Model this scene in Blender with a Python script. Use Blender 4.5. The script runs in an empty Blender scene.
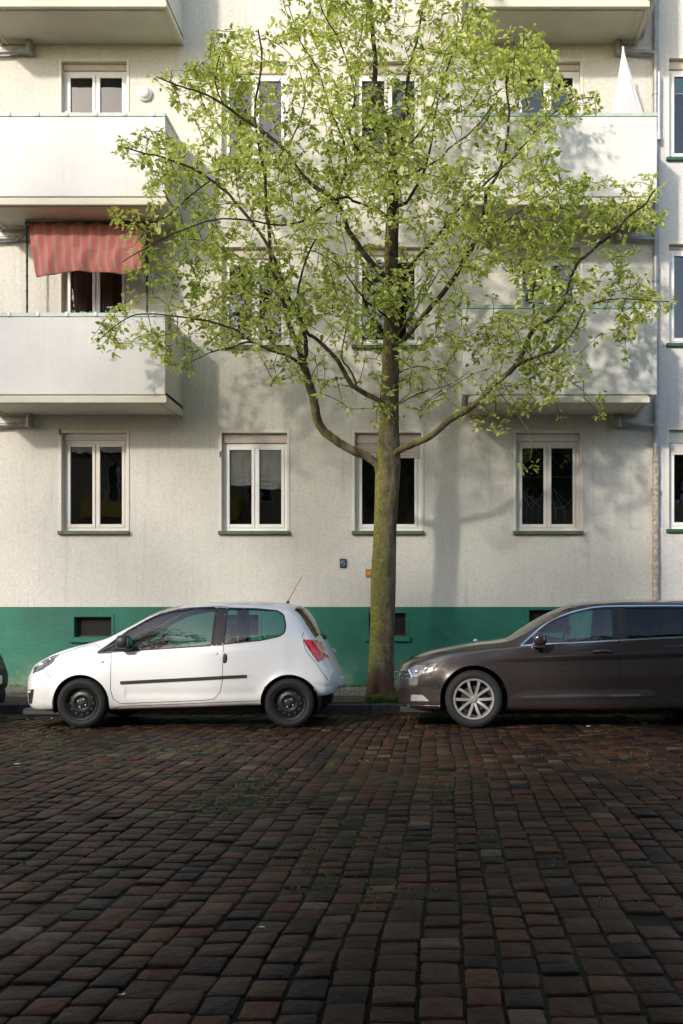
import bpy, bmesh, math, random
import numpy as np
from mathutils import Vector, Matrix, noise
random.seed(7); np.random.seed(7)
R = math.radians
sc = bpy.context.scene
COL = sc.collection
F = 35.0/36.0*1024.0          # focal length in pixels
EYE = 1.14; VX = 443.0; VY = 628.0
def W(px, py, Y):             # point of the place seen at a pixel, at depth Y
    s = F/Y
    return Vector(((px-VX)/s, Y, EYE+(VY-py)/s))

# ------------------------------------------------------------------ materials
def nmat(name):
    m = bpy.data.materials.new(name); m.use_nodes = True
    nt = m.node_tree; b = nt.nodes['Principled BSDF']
    return m, nt, b
def sock(nt, a, b): nt.links.new(a, b)
def coords(nt, scale=(1,1,1), kind='Object'):
    tc = nt.nodes.new('ShaderNodeTexCoord'); mp = nt.nodes.new('ShaderNodeMapping')
    mp.inputs['Scale'].default_value = scale
    sock(nt, tc.outputs[kind], mp.inputs['Vector']); return mp.outputs['Vector']
def noisetex(nt, vec, scale, detail=4, rough=.55):
    n = nt.nodes.new('ShaderNodeTexNoise'); n.inputs['Scale'].default_value = scale
    n.inputs['Detail'].default_value = detail; n.inputs['Roughness'].default_value = rough
    sock(nt, vec, n.inputs['Vector']); return n.outputs['Fac']
def ramp(nt, fac, stops):
    r = nt.nodes.new('ShaderNodeValToRGB'); e = r.color_ramp.elements
    while len(e) < len(stops): e.new(.5)
    for el, (p, c) in zip(e, stops):
        el.position = p; el.color = (*c, 1) if len(c) == 3 else c
    sock(nt, fac, r.inputs['Fac']); return r.outputs['Color']
def mixc(nt, fac, a, b, mode='MIX'):
    m = nt.nodes.new('ShaderNodeMix'); m.data_type = 'RGBA'; m.blend_type = mode
    for s, v in ((m.inputs[0], fac), (m.inputs[6], a), (m.inputs[7], b)):
        if hasattr(v, 'is_output') or hasattr(v, 'links'): sock(nt, v, s)
        elif isinstance(v, (int, float)): s.default_value = v
        else: s.default_value = (*v, 1)
    return m.outputs[2]
def math_(nt, op, a, b=0.0, clamp=False):
    m = nt.nodes.new('ShaderNodeMath'); m.operation = op; m.use_clamp = clamp
    for s, v in ((m.inputs[0], a), (m.inputs[1], b)):
        if hasattr(v, 'links'): sock(nt, v, s)
        else: s.default_value = v
    return m.outputs[0]
def bump(nt, b, h, dist=.01, strength=1.0, prev=None):
    n = nt.nodes.new('ShaderNodeBump'); n.inputs['Distance'].default_value = dist
    n.inputs['Strength'].default_value = strength
    sock(nt, h, n.inputs['Height'])
    if prev is not None: sock(nt, prev, n.inputs['Normal'])
    if b is not None: sock(nt, n.outputs['Normal'], b.inputs['Normal'])
    return n.outputs['Normal']
def simple(name, c, rough=.6, metal=0, vary=.12, scale=6, coat=0, bmp=0, bscale=40, spec=.5):
    m, nt, b = nmat(name)
    v = coords(nt); n = noisetex(nt, v, scale, 5)
    lo = tuple(x*(1-vary) for x in c); hi = tuple(min(1, x*(1+vary)) for x in c)
    sock(nt, ramp(nt, n, [(.3, lo), (.7, hi)]), b.inputs['Base Color'])
    b.inputs['Roughness'].default_value = rough; b.inputs['Metallic'].default_value = metal
    b.inputs['Coat Weight'].default_value = coat; b.inputs['Coat Roughness'].default_value = .04
    b.inputs['Specular IOR Level'].default_value = spec
    if bmp: bump(nt, b, noisetex(nt, v, bscale, 4), bmp)
    return m
def stucco(name, c, dirt, streak=True):
    m, nt, b = nmat(name)
    v = coords(nt)
    big = noisetex(nt, v, .55, 5, .6); mid = noisetex(nt, v, 4, 5, .6); fine = noisetex(nt, v, 24, 4, .65)
    col = mixc(nt, ramp(nt, big, [(.4, (0,0,0)), (.72, (.55,.55,.55))]), c, dirt)
    col = mixc(nt, math_(nt, 'MULTIPLY', mid, .28), col, tuple(x*.72 for x in c))
    pit = ramp(nt, fine, [(.30, (.74,.72,.68)), (.55, (1,1,1))])
    col = mixc(nt, .5, col, pit, 'MULTIPLY')
    if streak:
        vs = coords(nt, (7, 1, .35)); st = noisetex(nt, vs, 1.4, 5, .6)
        col = mixc(nt, ramp(nt, st, [(.54, (0,0,0)), (.75, (.3,.3,.3))]), col, tuple(x*.6 for x in dirt))
    sock(nt, col, b.inputs['Base Color'])
    b.inputs['Roughness'].default_value = .93; b.inputs['Specular IOR Level'].default_value = .2
    vor = nt.nodes.new('ShaderNodeTexVoronoi'); vor.inputs['Scale'].default_value = 34
    sock(nt, v, vor.inputs['Vector'])
    n1 = bump(nt, None, vor.outputs['Distance'], .006, .6)
    n2 = bump(nt, None, fine, .012, .8, n1)
    bump(nt, b, noisetex(nt, v, 70, 3), .005, .5, n2)
    return m
def glass(name, tint=(.9,.93,.92), ior=1.75, rough=.015, wavy=0.0, boost=1.0):
    m = bpy.data.materials.new(name); m.use_nodes = True; nt = m.node_tree
    nt.nodes.remove(nt.nodes['Principled BSDF']); out = nt.nodes['Material Output']
    t = nt.nodes.new('ShaderNodeBsdfTransparent'); t.inputs['Color'].default_value = (*tint, 1)
    g = nt.nodes.new('ShaderNodeBsdfGlossy'); g.inputs['Roughness'].default_value = rough
    f = nt.nodes.new('ShaderNodeFresnel'); f.inputs['IOR'].default_value = ior
    if wavy:
        v = coords(nt); n = noisetex(nt, v, 2.2, 2)
        nn = bump(nt, None, n, wavy, 1.0); sock(nt, nn, g.inputs['Normal'])
    mx = nt.nodes.new('ShaderNodeMixShader')
    sock(nt, math_(nt, 'MULTIPLY', f.outputs[0], boost, True), mx.inputs[0])
    sock(nt, t.outputs[0], mx.inputs[1]); sock(nt, g.outputs[0], mx.inputs[2])
    sock(nt, mx.outputs[0], out.inputs['Surface']); return m

M = {}
M['stucco'] = stucco('roughcast_cream', (.70,.68,.62), (.58,.555,.49))
M['stucco2'] = stucco('roughcast_pale', (.70,.69,.66), (.59,.58,.54))
def panel_mat():
    m, nt, b = nmat('balcony_panel_white'); v = coords(nt); vs = coords(nt, (9, 9, .5))
    col = ramp(nt, noisetex(nt, v, 1.3, 5, .6), [(.35, (.62,.605,.575)), (.7, (.69,.68,.655))])
    st = ramp(nt, noisetex(nt, vs, 1.6, 6, .65), [(.50, (0,0,0)), (.74, (.20,.20,.20))])
    col = mixc(nt, st, col, (.47,.455,.41)); col = mixc(nt, ramp(nt, noisetex(nt, v, 11, 6, .7), [(.60, (0,0,0)), (.72, (.22,.22,.22))]), col, (.45,.43,.38))
    sock(nt, col, b.inputs['Base Color']); b.inputs['Roughness'].default_value = .75; bump(nt, b, noisetex(nt, v, 12, 4), .003); return m
M['panel'] = panel_mat()
M['slab'] = simple('balcony_soffit_paint', (.60,.57,.47), .8, vary=.08, scale=1.4, bmp=.003)
M['trim'] = simple('window_surround_paint', (.68,.65,.58), .8, vary=.06, scale=3)
M['rail'] = simple('pale_green_rail', (.42,.52,.45), .5, vary=.12, scale=5)
M['clip'] = simple('rail_clip_white', (.72,.74,.70), .5)
M['pvc'] = simple('white_window_frame', (.80,.79,.77), .35, vary=.04, scale=3)
M['pvc_aged'] = simple('aged_window_frame', (.66,.63,.58), .45, vary=.07, scale=3)
M['shutter_box'] = simple('beige_shutter_box', (.52,.45,.38), .6, vary=.08)
M['sill'] = simple('green_grey_sill', (.09,.125,.08), .6, vary=.25, scale=12)
M['sill2'] = simple('dark_green_sill', (.03,.10,.06), .6, vary=.25, scale=12)
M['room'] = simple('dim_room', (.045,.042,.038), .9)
M['curtain'] = simple('off_white_curtain', (.90,.90,.84), .9, vary=.08, scale=9)
M['drape'] = simple('grey_drape', (.30,.26,.27), .9, vary=.1, scale=9)
M['greenblind'] = simple('green_blind', (.05,.16,.12), .8)
M['line'] = simple('pale_line', (.45,.5,.45), .8)
M['zinc'] = simple('zinc_pipe', (.30,.30,.30), .5, metal=.35, vary=.25, scale=7)
M['zinc_lt'] = simple('zinc_pipe_pale', (.46,.48,.52), .5, metal=.2, vary=.15, scale=7)
M['rust'] = simple('flaking_pipe_paint', (.40,.33,.29), .8, vary=.5, scale=22, bmp=.01, bscale=30)
M['lamp'] = simple('opal_lamp_glass', (.78,.76,.70), .3)
M['pane'] = glass('window_glass', (1,1,1), 1.85, .01, .0015, 1.3)
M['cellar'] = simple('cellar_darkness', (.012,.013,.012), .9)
M['mesh_dark'] = simple('dark_vent_mesh', (.03,.03,.03), .6)
M['black'] = simple('black_rubber', (.014,.014,.015), .55)
M['tyre'] = simple('tyre_rubber', (.013,.013,.014), .8, vary=.25, scale=14, bmp=.002, bscale=60)
M['plastic'] = simple('dark_plastic', (.03,.03,.032), .45)
M['chrome'] = simple('chrome_strip', (.75,.75,.76), .18, metal=1, vary=.03)
M['steel_black'] = simple('black_steel_wheel', (.011,.011,.012), .38, vary=.3, scale=9)
M['alloy'] = simple('silver_alloy', (.36,.345,.33), .38, metal=.35, vary=.1, scale=12)
M['brake'] = simple('brake_dark', (.05,.048,.046), .6, metal=.4)
M['seat'] = simple('charcoal_seat_cloth', (.05,.05,.055), .9, bmp=.002)
M['seat_lt'] = simple('beige_seat_cloth', (.33,.30,.26), .9)
M['carglass'] = glass('car_window_glass', (.82,.88,.86), 1.7, .01, 0, 1.2)
M['carglass_dark'] = glass('tinted_car_glass', (.10,.10,.10), 1.5, .01, 0, 1.0)
M['red_lens'] = simple('red_lamp_lens', (.62,.015,.03), .12, coat=1, vary=.1, scale=20)
M['clear_lens'] = simple('clear_lamp_lens', (.62,.60,.60), .1, metal=.5, coat=1, vary=.35, scale=30)
M['lens_dark'] = simple('smoked_headlamp', (.16,.155,.15), .1, metal=.5, coat=1, vary=.6, scale=16)
def car_paint(name, c, metal, rough, flake=0, dirt=(.2,.17,.13)):
    m, nt, b = nmat(name); v = coords(nt)
    sep = nt.nodes.new('ShaderNodeSeparateXYZ'); tc = nt.nodes.new('ShaderNodeTexCoord')
    sock(nt, tc.outputs['Object'], sep.inputs[0])
    mr = nt.nodes.new('ShaderNodeMapRange'); mr.inputs['From Min'].default_value = .45; mr.inputs['From Max'].default_value = .18
    sock(nt, sep.outputs['Z'], mr.inputs['Value'])
    n = noisetex(nt, v, 9, 6, .65)
    fac = math_(nt, 'MULTIPLY', mr.outputs[0], math_(nt, 'MULTIPLY', n, .75), True)
    sock(nt, mixc(nt, fac, c, dirt), b.inputs['Base Color'])
    b.inputs['Metallic'].default_value = metal
    n2 = noisetex(nt, v, 3, 4)
    rr = nt.nodes.new('ShaderNodeMapRange'); rr.inputs['To Min'].default_value = rough*.85; rr.inputs['To Max'].default_value = rough*1.3
    sock(nt, n2, rr.inputs['Value']); sock(nt, rr.outputs[0], b.inputs['Roughness'])
    b.inputs['Coat Weight'].default_value = .85; b.inputs['Coat Roughness'].default_value = .06
    return m
M['paint_white'] = car_paint('white_car_paint', (.78,.78,.77), 0, .38)
M['paint_brown'] = car_paint('brown_metallic_car_paint', (.060,.049,.049), .5, .2, dirt=(.10,.085,.07))
M['paint_black'] = car_paint('black_car_paint', (.006,.006,.008), 0, .5, dirt=(.015,.014,.012)); M['paint_black'].node_tree.nodes['Principled BSDF'].inputs['Coat Weight'].default_value = .15
# plinth: green paint, algae towards the ground, scuffs
def plinth_mat():
    m, nt, b = nmat('green_plinth_paint'); v = coords(nt)
    tc = nt.nodes.new('ShaderNodeTexCoord'); sep = nt.nodes.new('ShaderNodeSeparateXYZ'); sock(nt, tc.outputs['Object'], sep.inputs[0])
    big = noisetex(nt, v, 1.1, 5, .6)
    col = ramp(nt, big, [(.3, (.006,.100,.068)), (.55, (.008,.138,.090)), (.75, (.022,.172,.112))])
    mr = nt.nodes.new('ShaderNodeMapRange'); mr.inputs['From Min'].default_value = .75; mr.inputs['From Max'].default_value = .22
    sock(nt, sep.outputs['Z'], mr.inputs['Value'])
    n2 = noisetex(nt, v, 3.2, 6, .7)
    fac = math_(nt, 'MULTIPLY', mr.outputs[0], ramp(nt, n2, [(.42, (0,0,0)), (.62, (1,1,1))]), True)
    col = mixc(nt, math_(nt, 'MULTIPLY', fac, .75), col, (.17,.22,.11))
    vs = coords(nt, (1.0, 1, 3.5)); n3 = noisetex(nt, vs, 5, 7, .7)
    col = mixc(nt, ramp(nt, n3, [(.62, (0,0,0)), (.72, (.6,.6,.6))]), col, (.11,.24,.19))
    sock(nt, col, b.inputs['Base Color']); b.inputs['Roughness'].default_value = .62
    bump(nt, b, noisetex(nt, v, 22, 5), .010, .7); return m
M['plinth'] = plinth_mat()
def awning_mat():
    m, nt, b = nmat('striped_awning_cloth')
    tc = nt.nodes.new('ShaderNodeTexCoord'); sep = nt.nodes.new('ShaderNodeSeparateXYZ'); sock(nt, tc.outputs['UV'], sep.inputs[0])
    fr = math_(nt, 'FRACT', math_(nt, 'MULTIPLY', sep.outputs['X'], 13.0))
    col = ramp(nt, fr, [(0, (.37,.10,.085)), (.38, (.37,.10,.085)), (.42, (.24,.15,.12)), (.52, (.24,.15,.12)), (.56, (.42,.15,.12)),
                        (.70, (.42,.15,.12)), (.74, (.27,.19,.15)), (.84, (.27,.19,.15)), (.88, (.37,.10,.085))])
    sock(nt, col, b.inputs['Base Color']); b.inputs['Roughness'].default_value = .85
    v = coords(nt); bump(nt, b, noisetex(nt, v, 14, 4), .01, .6); return m
M['awning'] = awning_mat()
M['parasol'] = simple('pale_parasol_cloth', (.78,.70,.68), .85, vary=.05, bmp=.004, bscale=14)
M['pole_dark'] = simple('dark_spotted_pole', (.05,.045,.04), .5, vary=.8, scale=30)
M['orange'] = simple('orange_plastic', (.62,.20,.03), .5, vary=.3, scale=30)
M['blue'] = simple('enamel_blue', (.02,.04,.09), .35)
M['white_enamel'] = simple('enamel_white', (.32,.36,.45), .35)
def bark_mat():
    m, nt, b = nmat('mossy_bark'); v = coords(nt, (1,1,.35)); v2 = coords(nt)
    tc = nt.nodes.new('ShaderNodeTexCoord'); sep = nt.nodes.new('ShaderNodeSeparateXYZ'); sock(nt, tc.outputs['Object'], sep.inputs[0])
    geo = nt.nodes.new('ShaderNodeNewGeometry'); sn = nt.nodes.new('ShaderNodeSeparateXYZ'); sock(nt, geo.outputs['Normal'], sn.inputs[0])
    n1 = noisetex(nt, v, 9, 7, .7); n2 = noisetex(nt, v2, 3.0, 5, .6)
    bark = ramp(nt, n1, [(.33, (.035,.027,.018)), (.50, (.13,.105,.07)), (.72, (.26,.225,.165))])
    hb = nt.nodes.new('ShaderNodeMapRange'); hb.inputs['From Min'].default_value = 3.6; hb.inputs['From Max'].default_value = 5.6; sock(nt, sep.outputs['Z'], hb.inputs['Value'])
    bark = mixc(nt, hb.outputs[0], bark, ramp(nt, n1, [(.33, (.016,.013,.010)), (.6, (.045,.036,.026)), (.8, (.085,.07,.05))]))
    moss = ramp(nt, noisetex(nt, v2, 30, 5, .7), [(.3, (.10,.095,.02)), (.55, (.25,.23,.055)), (.75, (.40,.37,.14))])
    # moss low down and on -X, where its pale colour also paints in sunlight
    side = math_(nt, 'ADD', math_(nt, 'ADD', math_(nt, 'MULTIPLY', sn.outputs['X'], -.34), math_(nt, 'MULTIPLY', n2, .8)), math_(nt, 'MULTIPLY', math_(nt, 'SUBTRACT', noisetex(nt, v2, 14, 5, .7), .42), 1.1))
    hz = nt.nodes.new('ShaderNodeMapRange'); hz.inputs['From Min'].default_value = 7.5; hz.inputs['From Max'].default_value = 2.5
    hz.inputs['To Min'].default_value = -.35; hz.inputs['To Max'].default_value = .08
    sock(nt, sep.outputs['Z'], hz.inputs['Value'])
    side = math_(nt, 'ADD', side, hz.outputs[0])
    col = mixc(nt, ramp(nt, side, [(.36, (0,0,0)), (.80, (1,1,1))]), bark, moss)
    lz = nt.nodes.new('ShaderNodeMapRange'); lz.inputs['From Min'].default_value = .62; lz.inputs['From Max'].default_value = .40
    sock(nt, math_(nt, 'ADD', sep.outputs['Z'], math_(nt, 'MULTIPLY', n2, .25)), lz.inputs['Value'])
    col = mixc(nt, math_(nt, 'MULTIPLY', lz.outputs[0], .85), col, ramp(nt, n1, [(.3, (.045,.018,.011)), (.7, (.17,.075,.045))]))
    sp = noisetex(nt, v2, 45, 2, .5)
    col = mixc(nt, ramp(nt, sp, [(.71, (0,0,0)), (.75, (.6,.6,.6))]), col, (.42,.42,.36))
    sock(nt, col, b.inputs['Base Color']); b.inputs['Roughness'].default_value = .92; b.inputs['Specular IOR Level'].default_value = .2
    n_ = bump(nt, None, n1, .03, .9); bump(nt, b, noisetex(nt, v2, 60, 4), .008, .6, n_); return m
M['bark'] = bark_mat()
M['twig'] = simple('twig_bark', (.04,.032,.022), .85, vary=.4, scale=8)
def leaf_mat(name, lo, mid, hi, tr=.38):
    m = bpy.data.materials.new(name); m.use_nodes = True; nt = m.node_tree
    b = nt.nodes['Principled BSDF']; out = nt.nodes['Material Output']
    at = nt.nodes.new('ShaderNodeAttribute'); at.attribute_name = 'tone'
    col = ramp(nt, at.outputs['Fac'], [(0, lo), (.55, mid), (1, hi)])
    sock(nt, col, b.inputs['Base Color']); b.inputs['Roughness'].default_value = .5; b.inputs['Specular IOR Level'].default_value = .35
    t = nt.nodes.new('ShaderNodeBsdfTranslucent')
    sock(nt, mixc(nt, 1.0, col, (1.1,1.15,.55), 'MULTIPLY'), t.inputs['Color'])
    mx = nt.nodes.new('ShaderNodeMixShader'); mx.inputs[0].default_value = tr
    sock(nt, b.outputs[0], mx.inputs[1]); sock(nt, t.outputs[0], mx.inputs[2]); sock(nt, mx.outputs[0], out.inputs['Surface'])
    return m
M['leaf'] = leaf_mat('spring_leaf', (.26,.32,.065), (.53,.58,.18), (.75,.77,.38), .48)
M['leaf_far'] = leaf_mat('mature_leaf', (.05,.09,.02), (.09,.14,.03), (.15,.2,.05), .25)
M['grass'] = leaf_mat('verge_grass', (.05,.09,.015), (.09,.15,.025), (.16,.2,.05), .2)
def stone_mat():
    m, nt, b = nmat('weathered_setts'); v = coords(nt)
    at = nt.nodes.new('ShaderNodeAttribute'); at.attribute_name = 'tone'
    col = ramp(nt, at.outputs['Fac'], [(0, (.009,.008,.010)), (.14, (.013,.009,.008)), (.38, (.048,.024,.014)), (.58, (.022,.012,.008)),
                                       (.78, (.070,.034,.019)), (.90, (.060,.018,.012)), (.96, (.044,.031,.021)), (1, (.11,.082,.055))])
    n = noisetex(nt, v, 26, 6, .7); n0 = noisetex(nt, v, 5, 4, .6)
    col = mixc(nt, .75, col, ramp(nt, n, [(.3, (.32,.32,.32)), (.68, (1.5,1.42,1.3))]), 'MULTIPLY')
    col = mixc(nt, ramp(nt, n0, [(.55, (0,0,0)), (.8, (.35,.35,.35))]), col, (.055,.045,.03))
    sock(nt, col, b.inputs['Base Color'])
    rr = nt.nodes.new('ShaderNodeMapRange'); rr.inputs['To Min'].default_value = .30; rr.inputs['To Max'].default_value = .75
    sock(nt, noisetex(nt, v, 4, 4), rr.inputs['Value']); sock(nt, rr.outputs[0], b.inputs['Roughness'])
    b.inputs['Specular IOR Level'].default_value = .085
    n_ = bump(nt, None, noisetex(nt, v, 18, 5, .65), .012, .9); bump(nt, b, noisetex(nt, v, 90, 4, .7), .003, .8, n_); return m
M['stone'] = stone_mat()
def soil_mat(name, a, c, g, gs=(.5,.62), sc_=3):
    m, nt, b = nmat(name); v = coords(nt)
    col = ramp(nt, noisetex(nt, v, 30, 6, .7), [(.3, a), (.7, c)])
    col = mixc(nt, ramp(nt, noisetex(nt, v, sc_, 6, .7), [(gs[0], (0,0,0)), (gs[1], (1,1,1))]), col, g)
    sock(nt, col, b.inputs['Base Color']); b.inputs['Roughness'].default_value = .95; b.inputs['Specular IOR Level'].default_value = .15
    bump(nt, b, noisetex(nt, v, 45, 6, .7), .02, .8); return m
M['joint'] = soil_mat('sett_joint_soil', (.012,.010,.007), (.035,.028,.018), (.040,.050,.014), (.48,.62), .9)
M['earth'] = soil_mat('trodden_earth', (.06,.045,.03), (.15,.115,.08), (.05,.075,.02), (.52,.64))
def paver_mat():
    m, nt, b = nmat('small_stone_pavement'); v = coords(nt)
    vor = nt.nodes.new('ShaderNodeTexVoronoi'); vor.feature = 'DISTANCE_TO_EDGE'; vor.inputs['Scale'].default_value = 13; sock(nt, v, vor.inputs['Vector'])
    v3 = nt.nodes.new('ShaderNodeTexVoronoi'); v3.inputs['Scale'].default_value = 13; sock(nt, v, v3.inputs['Vector'])
    sp = nt.nodes.new('ShaderNodeSeparateColor'); sock(nt, v3.outputs['Color'], sp.inputs[0])
    stn = ramp(nt, sp.outputs[0], [(0, (.14,.11,.085)), (.5, (.23,.18,.14)), (1, (.33,.27,.22))])
    col = mixc(nt, ramp(nt, vor.outputs['Distance'], [(.02, (1,1,1)), (.07, (0,0,0))]), stn, (.05,.045,.03))
    col = mixc(nt, ramp(nt, noisetex(nt, v, 2.5, 6, .7), [(.5, (0,0,0)), (.68, (.7,.7,.7))]), col, (.09,.09,.04))
    sock(nt, col, b.inputs['Base Color']); b.inputs['Roughness'].default_value = .9
    bump(nt, b, ramp(nt, vor.outputs['Distance'], [(0, (0,0,0)), (.12, (1,1,1))]), .012, .8); return m
M['paver'] = paver_mat()
M['kerb'] = simple('worn_granite_kerb', (.075,.066,.055), .85, vary=.4, scale=18, bmp=.01, bscale=30)
M['ochre'] = stucco('ochre_render', (.42,.37,.27), (.34,.30,.22))
M['yellow'] = simple('yellow_band_paint', (.60,.42,.05), .8)
M['roof'] = simple('brown_roof_tiles', (.16,.07,.045), .85, vary=.3, scale=12)
M['asphalt'] = simple('far_road_surface', (.04,.035,.03), .8, vary=.3, scale=3, bmp=.01)
M['litter'] = simple('white_scraps', (.7,.7,.68), .8)

# ------------------------------------------------------------------ mesh helpers
class MB:
    def __init__(s): s.v = []; s.f = []; s.tone = []; s.uv = None
    def add(s, vs, fs):
        o = len(s.v); s.v.extend([tuple(p) for p in vs]); s.f.extend([tuple(i+o for i in f) for f in fs]); return o
    def box(s, a, b, bev=0):
        x0, y0, z0 = [min(a[i], b[i]) for i in range(3)]; x1, y1, z1 = [max(a[i], b[i]) for i in range(3)]
        if not bev:
            s.add([(x0,y0,z0),(x1,y0,z0),(x1,y1,z0),(x0,y1,z0),(x0,y0,z1),(x1,y0,z1),(x1,y1,z1),(x0,y1,z1)],
                  [(0,3,2,1),(4,5,6,7),(0,1,5,4),(1,2,6,5),(2,3,7,6),(3,0,4,7)])
            return
        e = bev; ring = lambda z, i: [(x0+e+i,y0+i,z),(x1-e-i,y0+i,z),(x1-i,y0+e+i,z),(x1-i,y1-e-i,z),(x1-e-i,y1-i,z),(x0+e+i,y1-i,z),(x0+i,y1-e-i,z),(x0+i,y0+e+i,z)]
        vs = ring(z0, e)+ring(z0+e, 0)+ring(z1-e, 0)+ring(z1, e)
        fs = [tuple(range(7,-1,-1)), tuple(range(24,32))]
        for r in range(3):
            for k in range(8): a_ = r*8+k; b_ = r*8+(k+1)%8; fs.append((a_, b_, b_+8, a_+8))
        s.add(vs, fs)
    def tube(s, pts, rad, n=8, caps=True, jit=0):
        pts = [Vector(p) for p in pts]
        if isinstance(rad, (int, float)): rad = [rad]*len(pts)
        rings = []; up = None
        for i, p in enumerate(pts):
            d = (pts[min(i+1, len(pts)-1)]-pts[max(i-1, 0)])
            d = d.normalized() if d.length > 1e-9 else Vector((0,0,1))
            if up is None:
                up = Vector((0,1,0)) if abs(d.y) < .9 else Vector((1,0,0))
            u = (up-d*up.dot(d)).normalized(); w = d.cross(u); up = u
            rings.append([p+(u*math.cos(2*math.pi*k/n)+w*math.sin(2*math.pi*k/n))*rad[i]*(1+jit*(random.random()-.5)) for k in range(n)])
        vs = [q for r in rings for q in r]; fs = []
        for i in range(len(rings)-1):
            for k in range(n): fs.append((i*n+k, i*n+(k+1)%n, (i+1)*n+(k+1)%n, (i+1)*n+k))
        if caps: fs.append(tuple(range(n-1,-1,-1))); fs.append(tuple((len(rings)-1)*n+k for k in range(n)))
        s.add(vs, fs)
    def lathe(s, prof, n=40, axis='z', c=(0,0,0), close=False):   # prof: (radius, height)
        vs = []; fs = []
        for r, h in prof:
            for k in range(n):
                a = 2*math.pi*k/n; x, y = r*math.cos(a), r*math.sin(a)
                vs.append((c[0]+x, c[1]+y, c[2]+h) if axis == 'z' else (c[0]+x, c[1]+h, c[2]-y))
        m = len(prof)
        for i in range(m-1 if not close else m):
            for k in range(n): j = (i+1) % m; fs.append((i*n+k, i*n+(k+1)%n, j*n+(k+1)%n, j*n+k))
        s.add(vs, fs)
    def grid(s, fn, nu, nv):
        vs = [fn(i/nu, j/nv) for i in range(nu+1) for j in range(nv+1)]
        s.add(vs, [(i*(nv+1)+j, (i+1)*(nv+1)+j, (i+1)*(nv+1)+j+1, i*(nv+1)+j+1) for i in range(nu) for j in range(nv)])
    def blob(s, c, r, p=2.6, nu=20, nv=12, rot=0):
        def fn(u, v):
            a = u*2*math.pi; b = (v-.5)*math.pi
            sg = lambda t, e: math.copysign(abs(t)**e, t)
            x = r[0]*sg(math.cos(b), 2/p)*sg(math.cos(a), 2/p); y = r[1]*sg(math.cos(b), 2/p)*sg(math.sin(a), 2/p); z = r[2]*sg(math.sin(b), 2/p)
            return (c[0]+x*math.cos(rot)+z*math.sin(rot), c[1]+y, c[2]-x*math.sin(rot)+z*math.cos(rot))
        s.grid(fn, nu, nv)
    def build(s, name, mat, parent=None, smooth=False, loc=None, weld=0, solid=0):
        me = bpy.data.meshes.new(name); me.from_pydata(s.v, [], s.f)
        if s.tone:
            at = me.attributes.new('tone', 'FLOAT', 'POINT'); at.data.foreach_set('value', np.array(s.tone, dtype=np.float32))
        me.validate(); me.update()
        if weld:
            bm = bmesh.new(); bm.from_mesh(me); bmesh.ops.remove_doubles(bm, verts=bm.verts, dist=weld); bm.to_mesh(me); bm.free()
        me.materials.append(mat)
        if smooth: me.polygons.foreach_set('use_smooth', [True]*len(me.polygons))
        if smooth == 'auto': me.set_sharp_from_angle(angle=R(38))
        o = bpy.data.objects.new(name, me); COL.objects.link(o)
        if parent is not None: o.parent = parent
        if loc is not None: o.location = loc
        if solid:
            md = o.modifiers.new('thickness', 'SOLIDIFY'); md.thickness = solid; md.offset = 0
        return o
def tag(o, label=None, cat=None, group=None, kind=None):
    if label: o['label'] = label
    if cat: o['category'] = cat
    if group: o['group'] = group
    if kind: o['kind'] = kind
    return o
def empty(name, loc=(0,0,0), rz=0):
    o = bpy.data.objects.new(name, None); COL.objects.link(o); o.location = loc; o.rotation_euler = (0,0,rz)
    o.empty_display_size = .2; return o
def copy_tree(o, parent=None):
    c = o.copy(); COL.objects.link(c)
    if parent is not None: c.parent = parent
    for ch in list(o.children): copy_tree(ch, c)
    return c
def holes_wall(mb, x0, x1, z0, z1, Y, holes, depth):
    xs = sorted({x0, x1, *[h[0] for h in holes], *[h[1] for h in holes]}); zs = sorted({z0, z1, *[h[2] for h in holes], *[h[3] for h in holes]})
    xs = [x for x in xs if x0 <= x <= x1]; zs = [z for z in zs if z0 <= z <= z1]
    for i in range(len(xs)-1):
        for j in range(len(zs)-1):
            cx = (xs[i]+xs[i+1])/2; cz = (zs[j]+zs[j+1])/2
            if any(h[0] < cx < h[1] and h[2] < cz < h[3] for h in holes): continue
            mb.add([(xs[i],Y,zs[j]),(xs[i+1],Y,zs[j]),(xs[i+1],Y,zs[j+1]),(xs[i],Y,zs[j+1])], [(0,1,2,3)])
    for a, b, c, d in holes:
        D = Y+depth
        mb.add([(a,Y,c),(b,Y,c),(b,Y,d),(a,Y,d),(a,D,c),(b,D,c),(b,D,d),(a,D,d)], [(0,4,5,1),(1,5,6,2),(2,6,7,3),(3,7,4,0)])
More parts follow.
